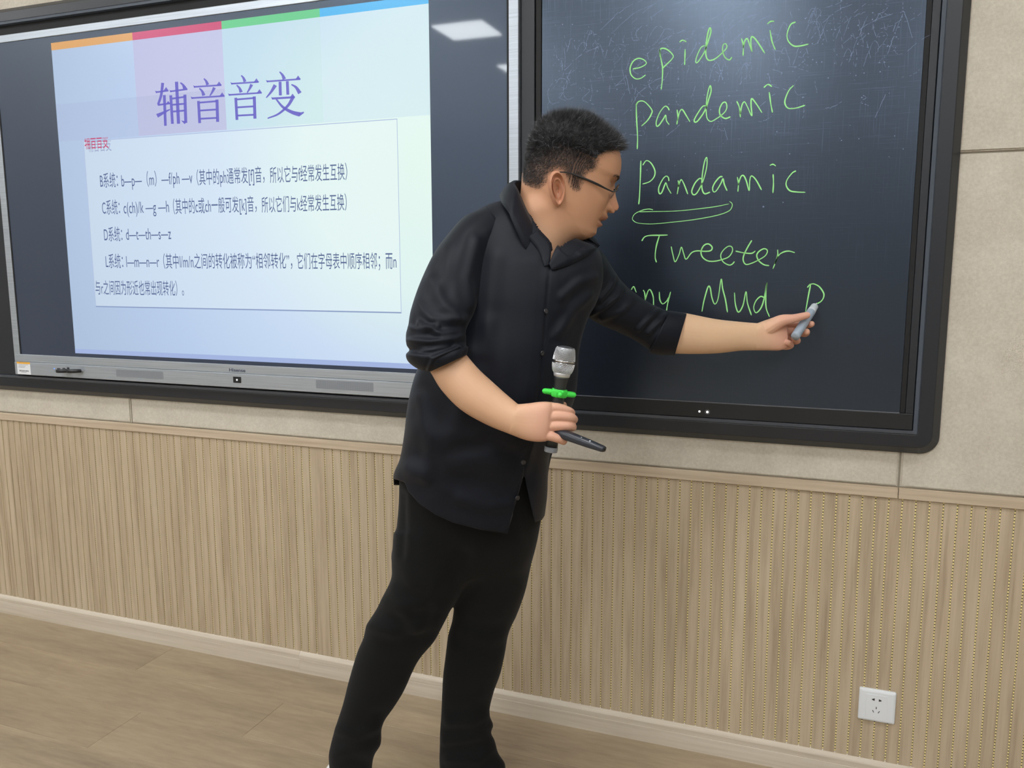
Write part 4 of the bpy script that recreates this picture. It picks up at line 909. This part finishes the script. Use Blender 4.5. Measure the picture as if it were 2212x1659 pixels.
FS = [(1240, 520, 1228, 600, 1.885, .075), (1272, 517, 1240, 650, 1.895, .082), (1302, 547, 1258, 672, 1.910, .082), (1322, 577, 1275, 688, 1.922, .078), (1341, 605, 1295, 700, 1.935, .075), (1362, 626, 1322, 712, 1.948, .070), (1396, 650, 1358, 728, 1.963, .064), (1430, 667, 1388, 746, 1.975, .060), (1452, 674, 1412, 762, 1.981, .056), (1468, 677, 1432, 764, 1.985, .053), (1482, 679, 1456, 765, 1.989, .050)]
ffl = [([(1332, 592), (1318, 622), (1296, 650)], .005, 5), ([(1350, 610), (1335, 640), (1300, 668), (1275, 680)], .005, 5), ([(1375, 640), (1345, 672), (1300, 690)], .003, 6), ([(1425, 666), (1400, 690), (1380, 712)], .005, 5), ([(1445, 672), (1420, 700), (1400, 720)], .004, 5), ([(1300, 560), (1290, 600), (1270, 640)], .003, 8), ([(1440, 676), (1432, 720), (1410, 752)], -.003, 4)]
sl = cloth('sleeve', sleeve(FS, ffl), SHIRT, shirt)
# rolled cuffs: a second layer of cloth standing proud
def cuff(st): cloth('cuff', rings(st, 90, 6, 2.1), SHIRT, shirt, thick=.003)
cuff([(893, 786, 1011, 748, 1.690, .0665), (910, 796, 1011, 755, 1.6875, .064), (925, 803, 1009, 765, 1.6855, .058), (927, 804, 1007, 767, 1.685, .055)])
cuff([(1447, 671, 1402, 762, 1.980, .059), (1466, 674, 1426, 767, 1.984, .057), (1482, 677, 1455, 767, 1.989, .053), (1483, 678, 1457, 766, 1.9895, .050)])
# collar
CT = [(1190, 523, 1.762), (1171, 515, 1.752), (1152, 479, 1.748), (1135, 446, 1.752), (1120, 411, 1.770), (1112, 396, 1.805), (1122, 390, 1.850), (1150, 400, 1.890), (1200, 455, 1.905), (1235, 500, 1.890), (1228, 519, 1.860), (1207, 533, 1.815)]
CB = [(1150, 545, 1.735), (1137, 537, 1.722), (1123, 508, 1.716), (1111, 482, 1.716), (1102, 462, 1.725), (1086, 438, 1.775), (1088, 420, 1.860), (1140, 425, 1.935), (1215, 470, 1.960), (1272, 506, 1.930), (1285, 530, 1.870), (1248, 562, 1.790)]
CS = [(1196, 560, 1.775), (1180, 560, 1.760), (1160, 520, 1.755), (1142, 480, 1.755), (1124, 445, 1.770), (1108, 430, 1.805), (1118, 428, 1.850), (1150, 440, 1.890), (1200, 490, 1.905), (1232, 530, 1.885), (1222, 548, 1.850), (1200, 575, 1.795)]
t_, b_, s_ = (crom(np.array([at(*q) for q in C]), 6) for C in (CT, CB, CS))
rows = [s_, s_ * .5 + t_ * .5, t_ * .93 + s_ * .07]; rows += [t_ + (HC - t_) * 0]
for k in (.15, .4, .7, 1.0):
    r_ = t_ * (1 - k) + b_ * k; o_ = (r_ - at(1165, 500, 1.83)); o_ /= np.linalg.norm(o_, axis=1)[:, None]; rows.append(r_ + o_ * .007 * math.sin(math.pi * min(k, .9)) + o_ * .003)
cloth('collar', np.array(rows), SHIRT, shirt, thick=.0018, close=False)
# edges of the open neck: the button stand on his right, the other collar leaf on his left
SGN = grid_normals(SG); SFR = ((SG - CAM) * SGN).sum(-1) < 0; SUV = proj(SG); SDP = ((SG - CAM) @ W_)
def surf_depth(u, v):
    e = np.where(SFR, np.hypot(SUV[..., 0] - u, SUV[..., 1] - v), 1e9); i = np.argsort(e.ravel())[:6]; w = 1 / (e.ravel()[i] + .5); return float((SDP.ravel()[i] * w).sum() / w.sum())
def neck_strip(name, A_, B_, lift, th=.0016):
    a, b = crom(A_, 6), crom(B_, 6); rows = []
    for k in (0, .33, .66, 1):
        q = a * (1 - k) + b * k; rows.append(np.array([at(u, v, surf_depth(u, v) - lift * (1 - .3 * k)) for u, v in q]))
    return cloth(name, np.array(rows), SHIRT, shirt, thick=th, close=False)
neck_strip('button_stand', [(1163, 494), (1177, 508), (1188, 521), (1191, 534), (1190, 552), (1188, 572)], [(1140, 512), (1152, 526), (1162, 538), (1168, 550), (1172, 562), (1176, 576)], .0050)
neck_strip('collar_leaf', [(1187, 570), (1194, 550), (1203, 532), (1213, 522), (1228, 515), (1250, 511), (1274, 510)], [(1192, 584), (1214, 578), (1240, 568), (1262, 556), (1282, 542), (1292, 534), (1296, 530)], .0075)
BUT = mat('shirt_button', srgb(40, 40, 44), .2, spec=.7)
def button(u, v, d=None):
    uv = proj(SG); ang = ((SG - CAM) * grid_normals(SG)).sum(-1) < 0; e = np.where(ang, np.hypot(uv[..., 0] - u, uv[..., 1] - v), 1e9); i = np.unravel_index(e.argmin(), e.shape)
    p = SG[i]; n_ = grid_normals(SG)[i]
    if d: p = at(u, v, d); n_ = -ray(u, v)
    n_ = n_ / np.linalg.norm(n_); vv, ff2 = loft_vf(lathe(p + n_ * .0005, p + n_ * .0035, [(0, .0050), (.5, .0056), (.9, .0054), (1, .0046), (.75, .0034), (.72, .001)], 20)); mesh('button', vv, ff2, BUT, shirt, True)
for u, v in ((1176, 674), (1170, 760), (1131, 998), (1120, 1075)): button(u, v)
button(1171, 527, 1.728)

# ------------------------------------------------------------------ trousers and shoes
LA = [(850, 1150, 1040, 1165, 1.94, .105), (846, 1215, 1015, 1230, 1.96, .10), (845, 1250, 1000, 1268, 1.97, .098), (827, 1288, 978, 1310, 1.99, .092), (812, 1318, 965, 1335, 2.00, .088), (792, 1350, 953, 1358, 2.015, .084), (785, 1378, 937, 1387, 2.03, .080), (771, 1411, 902, 1430, 2.05, .074), (753, 1472, 873, 1492, 2.08, .068), (741, 1520, 851, 1528, 2.10, .064), (728, 1560, 826, 1566, 2.12, .060), (717, 1597, 823, 1607, 2.14, .060), (710, 1632, 808, 1632, 2.158, .060), (712, 1665, 803, 1665, 2.174, .058), (716, 1693, 800, 1694, 2.188, .056)]
LB = [(1000, 1150, 1165, 1148, 2.00, .10), (990, 1230, 1150, 1222, 2.03, .10), (981, 1300, 1139, 1274, 2.05, .094), (977, 1340, 1117, 1328, 2.07, .086), (968, 1372, 1099, 1366, 2.09, .082), (963, 1412, 1091, 1410, 2.10, .076), (957, 1460, 1081, 1455, 2.12, .070), (955, 1498, 1066, 1497, 2.14, .066), (953, 1542, 1057, 1540, 2.158, .064), (951, 1572, 1066, 1566, 2.170, .066), (950, 1588, 1060, 1583, 2.177, .063), (950, 1604, 1068, 1597, 2.185, .066), (949, 1640, 1076, 1626, 2.198, .066), (950, 1665, 1092, 1652, 2.210, .070), (953, 1688, 1088, 1682, 2.222, .066)]
PV = [(863, 1000, 1178, 1000, 1.905, .128), (862, 1080, 1172, 1080, 1.93, .132), (856, 1150, 1166, 1148, 1.955, .128), (847, 1218, 1151, 1218, 1.985, .110), (900, 1262, 1120, 1250, 2.00, .08)]
tv2, tf2, tn2 = remesh([loft_vf(rings(LA, 40, 5, 2.15)), loft_vf(rings(LB, 40, 5, 2.15)), loft_vf(rings(PV, 40, 5, 2.3))], .0055, 4)
tfl = [([(828, 1295), (870, 1320), (900, 1350)], .005, 9), ([(793, 1350), (850, 1365), (890, 1360), (940, 1350)], .004, 9), ([(845, 1270), (870, 1300), (905, 1310)], .004, 8), ([(724, 1575), (770, 1590), (823, 1565)], .004, 8), ([(712, 1630), (760, 1615), (808, 1630)], .003, 9), ([(1057, 1541), (1020, 1560), (970, 1560)], .004, 8), ([(1060, 1583), (1020, 1590), (960, 1600)], .004, 8), ([(1070, 1610), (1030, 1640), (970, 1640)], .004, 8), ([(1100, 1366), (1060, 1380), (1010, 1370)], .003, 9), ([(1000, 1200), (980, 1250), (960, 1290)], -.003, 10), ([(870, 1070), (872, 1130), (868, 1200)], -.0025, 5)]
puv = proj(tv2); tv2 = relax(tv2, tf2, np.clip(1.2 - abs(puv[:, 1] - 1222) / 95, 0, 1) * np.clip((puv[:, 0] - 880) / 40, 0, 1) * .85, 90); tv2 = folds(tv2, tn2, [(a_, b_ * 1.35, c_ * 1.7) for a_, b_, c_ in tfl])
me = bpy.data.meshes.new('trousers'); me.from_pydata(tv2.tolist(), [], tf2); me.update(); trou = link('trousers', me, TROU, man, True)
def shoe(heel, ang, label, upper, solem, lift=0):
    c, s = math.cos(ang), math.sin(ang); fw = np.array([c, s, 0]); lt = np.array([-s, c, 0]); h0 = np.array([heel[0], heel[1], 0.0]); G, B = [], []
    for t, w, hh in ((0, .022, .055), (.03, .033, .070), (.10, .038, .085), (.28, .040, .088), (.42, .041, .075), (.58, .045, .062), (.75, .048, .050), (.9, .042, .040), (.97, .030, .032), (1.0, .014, .026)):
        p = h0 + fw * t * .285; k = np.arange(24) * 2 * math.pi / 24; cc, sn = np.cos(k), np.sin(k); zc = .018
        G.append(p + np.outer(np.sign(cc) * abs(cc) ** .8 * w, lt) + np.outer(np.where(sn > 0, zc + sn * (hh - zc), zc + sn * .006), [0, 0, 1]))
        B.append(p + np.outer(np.sign(cc) * abs(cc) ** .6 * (w + .004), lt) + np.outer(.0125 + .012 * np.sign(sn) * abs(sn) ** .5, [0, 0, 1]))
    v, f = loft_vf(np.array(G)); o = mesh('shoe', v, f, upper, man, True); o['label'] = label; v, f = loft_vf(np.array(B)); mesh('shoe_sole', v, f, solem, o, True)
    if lift: pass
    lv, lf = [], []
    for i in range(4):
        t = .40 + .055 * i; p = h0 + fw * t * .285 + np.array([0, 0, .079 - .010 * i]); q_ = loft_vf(tube([p - lt * .020, p + np.array([0, 0, .006]), p + lt * .020], .0022, 8, 3)); lv_, lf_ = q_; mesh('shoe_lace', lv_, lf_, upper, o, True)
SHB = mat('shoe_black', srgb(26, 27, 29), .55)
shoe((1.797, -.522), math.radians(-10), 'white shoe mostly hidden under the trouser hem of his right leg', SOLE, SOLE)
shoe((2.100, -.372), math.radians(-22), 'black shoe on his left foot', SHB, SHB)

# ------------------------------------------------------------------ held things
CHR = mat('grille_steel', srgb(214, 216, 220), .35, .6); MB = mat('mic_body', srgb(62, 64, 66), .32, .5); GRN = mat('green_rubber', srgb(62, 214, 72), .5)
mt, mb_ = at(1222.5, 748, 1.640), at(1189.5, 976, 1.668); ml = np.linalg.norm(mt - mb_); mic = empty('microphone', tuple(mb_), 'handheld silver and dark microphone with a green ring in his near hand', 'microphone')
px = lambda q: q * 1.65 / F
def mp(t0, pr_, name, m, k=40): v, f = loft_vf(lathe(mt, mb_, pr_, k)); return mesh(name, v, f, m, mic, True)
gr = mp(0, [(0, px(10)), (.008, px(17)), (.02, px(20)), (.05, px(21.5)), (.09, px(23)), (.13, px(24))], 'grille', CHR)
gr2 = mp(0, [(.158, px(24)), (.19, px(23.6)), (.22, px(22)), (.245, px(19.5)), (.25, px(17))], 'grille', CHR)
mp(0, [(.128, px(23.8)), (.131, px(24.6)), (.143, px(24.8)), (.144, px(23.4)), (.150, px(23.4)), (.151, px(24.6)), (.157, px(24.6)), (.160, px(23.8))], 'grille_band', mat('polished_steel', srgb(205, 207, 210), .15, .95))
mp(0, [(.144, px(23.9)), (.1445, px(24.1)), (.1505, px(24.1)), (.151, px(23.9))], 'band_gap', GAP)
mp(0, [(.245, px(18.5)), (.247, px(19)), (.283, px(17)), (.285, px(16.2))], 'grille_collar', CHR)
mp(0, [(.283, px(16.5)), (.30, px(15.5)), (.35, px(13.6)), (.42, px(12.7)), (.60, px(12.8)), (.80, px(13.2)), (.952, px(13.6))], 'handle', MB)
mp(0, [(.950, px(13.8)), (.952, px(14.6)), (.995, px(14.6)), (1.0, px(13.8))], 'end_cap', mat('cap_grey', srgb(150, 156, 164), .4))
u_, w_ = frame_of(mb_ - mt); ax = (mb_ - mt) / ml
v, f = loft_vf(lathe(mt + ax * ml * .402, mt + ax * ml * .474, [(0, px(13)), (0, px(17)), (.25, px(18.5)), (.75, px(18.5)), (1, px(17)), (1, px(13))], 8)); ring_ = mesh('antiroll_ring', v, f, GRN, mic)
lat = R_ - ax * (R_ @ ax); lat /= np.linalg.norm(lat); dp = np.cross(ax, lat)
for k in range(4):
    dr = (lat, -lat, dp, -dp)[k]; v, f = loft_vf(tube([mt + ax * ml * .438 + dr * px(16), mt + ax * ml * .438 + dr * px(31)], [.0062, .0058], 12, 2)); mesh('ring_lug', v, f, GRN, ring_, True)
# woven wire on the grille
def wires(ts, parent):
    parts_ = []; pts = [(0, 10), (.008, 17), (.02, 20), (.05, 21.5), (.09, 23), (.13, 24), (.158, 24), (.19, 23.6), (.22, 22), (.245, 19.5)]
    a, b = ts
    for sgn in (1, -1):
        for k in range(44):
            tt = np.linspace(a, b, 9); ph = k * 2 * math.pi / 44 + sgn * (tt - a) * 9; rr = px(np.interp(tt, [p[0] for p in pts], [p[1] for p in pts])) + .0003
            P_ = mt + np.outer(tt, mb_ - mt) + rr[:, None] * (np.outer(np.cos(ph), u_) + np.outer(np.sin(ph), w_)); parts_.append(loft_vf(tube(P_, .00040, 4, 1, False)))
    v, f = cat_vf(parts_); o = mesh('wire_mesh', v, f, CHR, parent); o['kind'] = 'stuff'
wires((.012, .128), gr); wires((.160, .244), gr2)
CHR2 = mat('grille_shadow', srgb(52, 54, 58), .7); gr.data.materials[0] = CHR2; gr2.data.materials[0] = CHR2

# slide clicker between ring and little finger
r0, r1 = at(1196, 930, 1.640), at(1306, 971, 1.585); rm = empty('presenter_remote', tuple(r0), 'slim black slide clicker pointing out under his ring finger', 'remote')
a_ = r1 - r0; la = np.linalg.norm(a_); a_ /= la; up_ = U_ - a_ * (U_ @ a_); up_ /= np.linalg.norm(up_); sd = np.cross(a_, up_); G = []
for t, hh, ww in ((0, .006, .009), (.02, .0085, .0115), (.3, .0095, .0125), (.7, .0080, .0110), (.97, .0062, .0090), (1, .0050, .0078)):
    k = np.arange(20) * 2 * math.pi / 20; c_, s_ = np.cos(k), np.sin(k); G.append(r0 + a_ * la * t + np.outer(np.sign(c_) * abs(c_) ** .7 * hh, up_) + np.outer(np.sign(s_) * abs(s_) ** .7 * ww, sd))
v, f = loft_vf(np.array(G)); mesh('casing', v, f, mat('remote_black', srgb(44, 47, 54), .3), rm, True)
LB_ = mat('button_grey', srgb(200, 202, 206), .4)
tv_ = (CAM - (r0 + r1) / 2); tv_ -= a_ * (tv_ @ a_); tv_ /= np.linalg.norm(tv_); tv_ = tv_ * .8 + up_ * .6; tv_ /= np.linalg.norm(tv_)
for t, rr in ((.56, .0020), (.73, .0017)):
    c0 = r0 + a_ * la * t + tv_ * .0088; v, f = loft_vf(lathe(c0 - tv_ * .002, c0 + tv_ * .0016, [(0, rr), (1, rr * .9)], 12)); mesh('button', v, f, LB_, rm)
v, f = loft_vf(lathe(r1 - a_ * .001, r1 + a_ * .0008, [(0, .0022), (1, .0020)], 12)); mesh('tip_hole', v, f, GAP, rm)

# writing marker in the far hand
k0 = onp(1764, 655, -.0515); k1 = at(1718, 727, 1.992); mk = empty('marker', tuple(k1), 'short pale grey marker held in his outstretched hand against the board', 'marker')
def mkp(pr_, name, m): v, f = loft_vf(lathe(k0, k1, pr_, 24)); return mesh(name, v, f, m, mk, True)
q2 = lambda a: a * 2.03 / F
mkp([(0, .0012), (.04, .0026), (.07, .0030)], 'nib', mat('nib_white', srgb(224, 226, 228), .6))
mkp([(.06, .0040), (.10, q2(8)), (.24, q2(9.0)), (.27, q2(9.4))], 'nib_cone', mat('marker_light', srgb(205, 210, 214), .45))
mkp([(.26, q2(8.9)), (.29, q2(9.4)), (.96, q2(9.4)), (1.0, q2(9.5))], 'barrel', mat('marker_grey', srgb(158, 170, 184), .45))
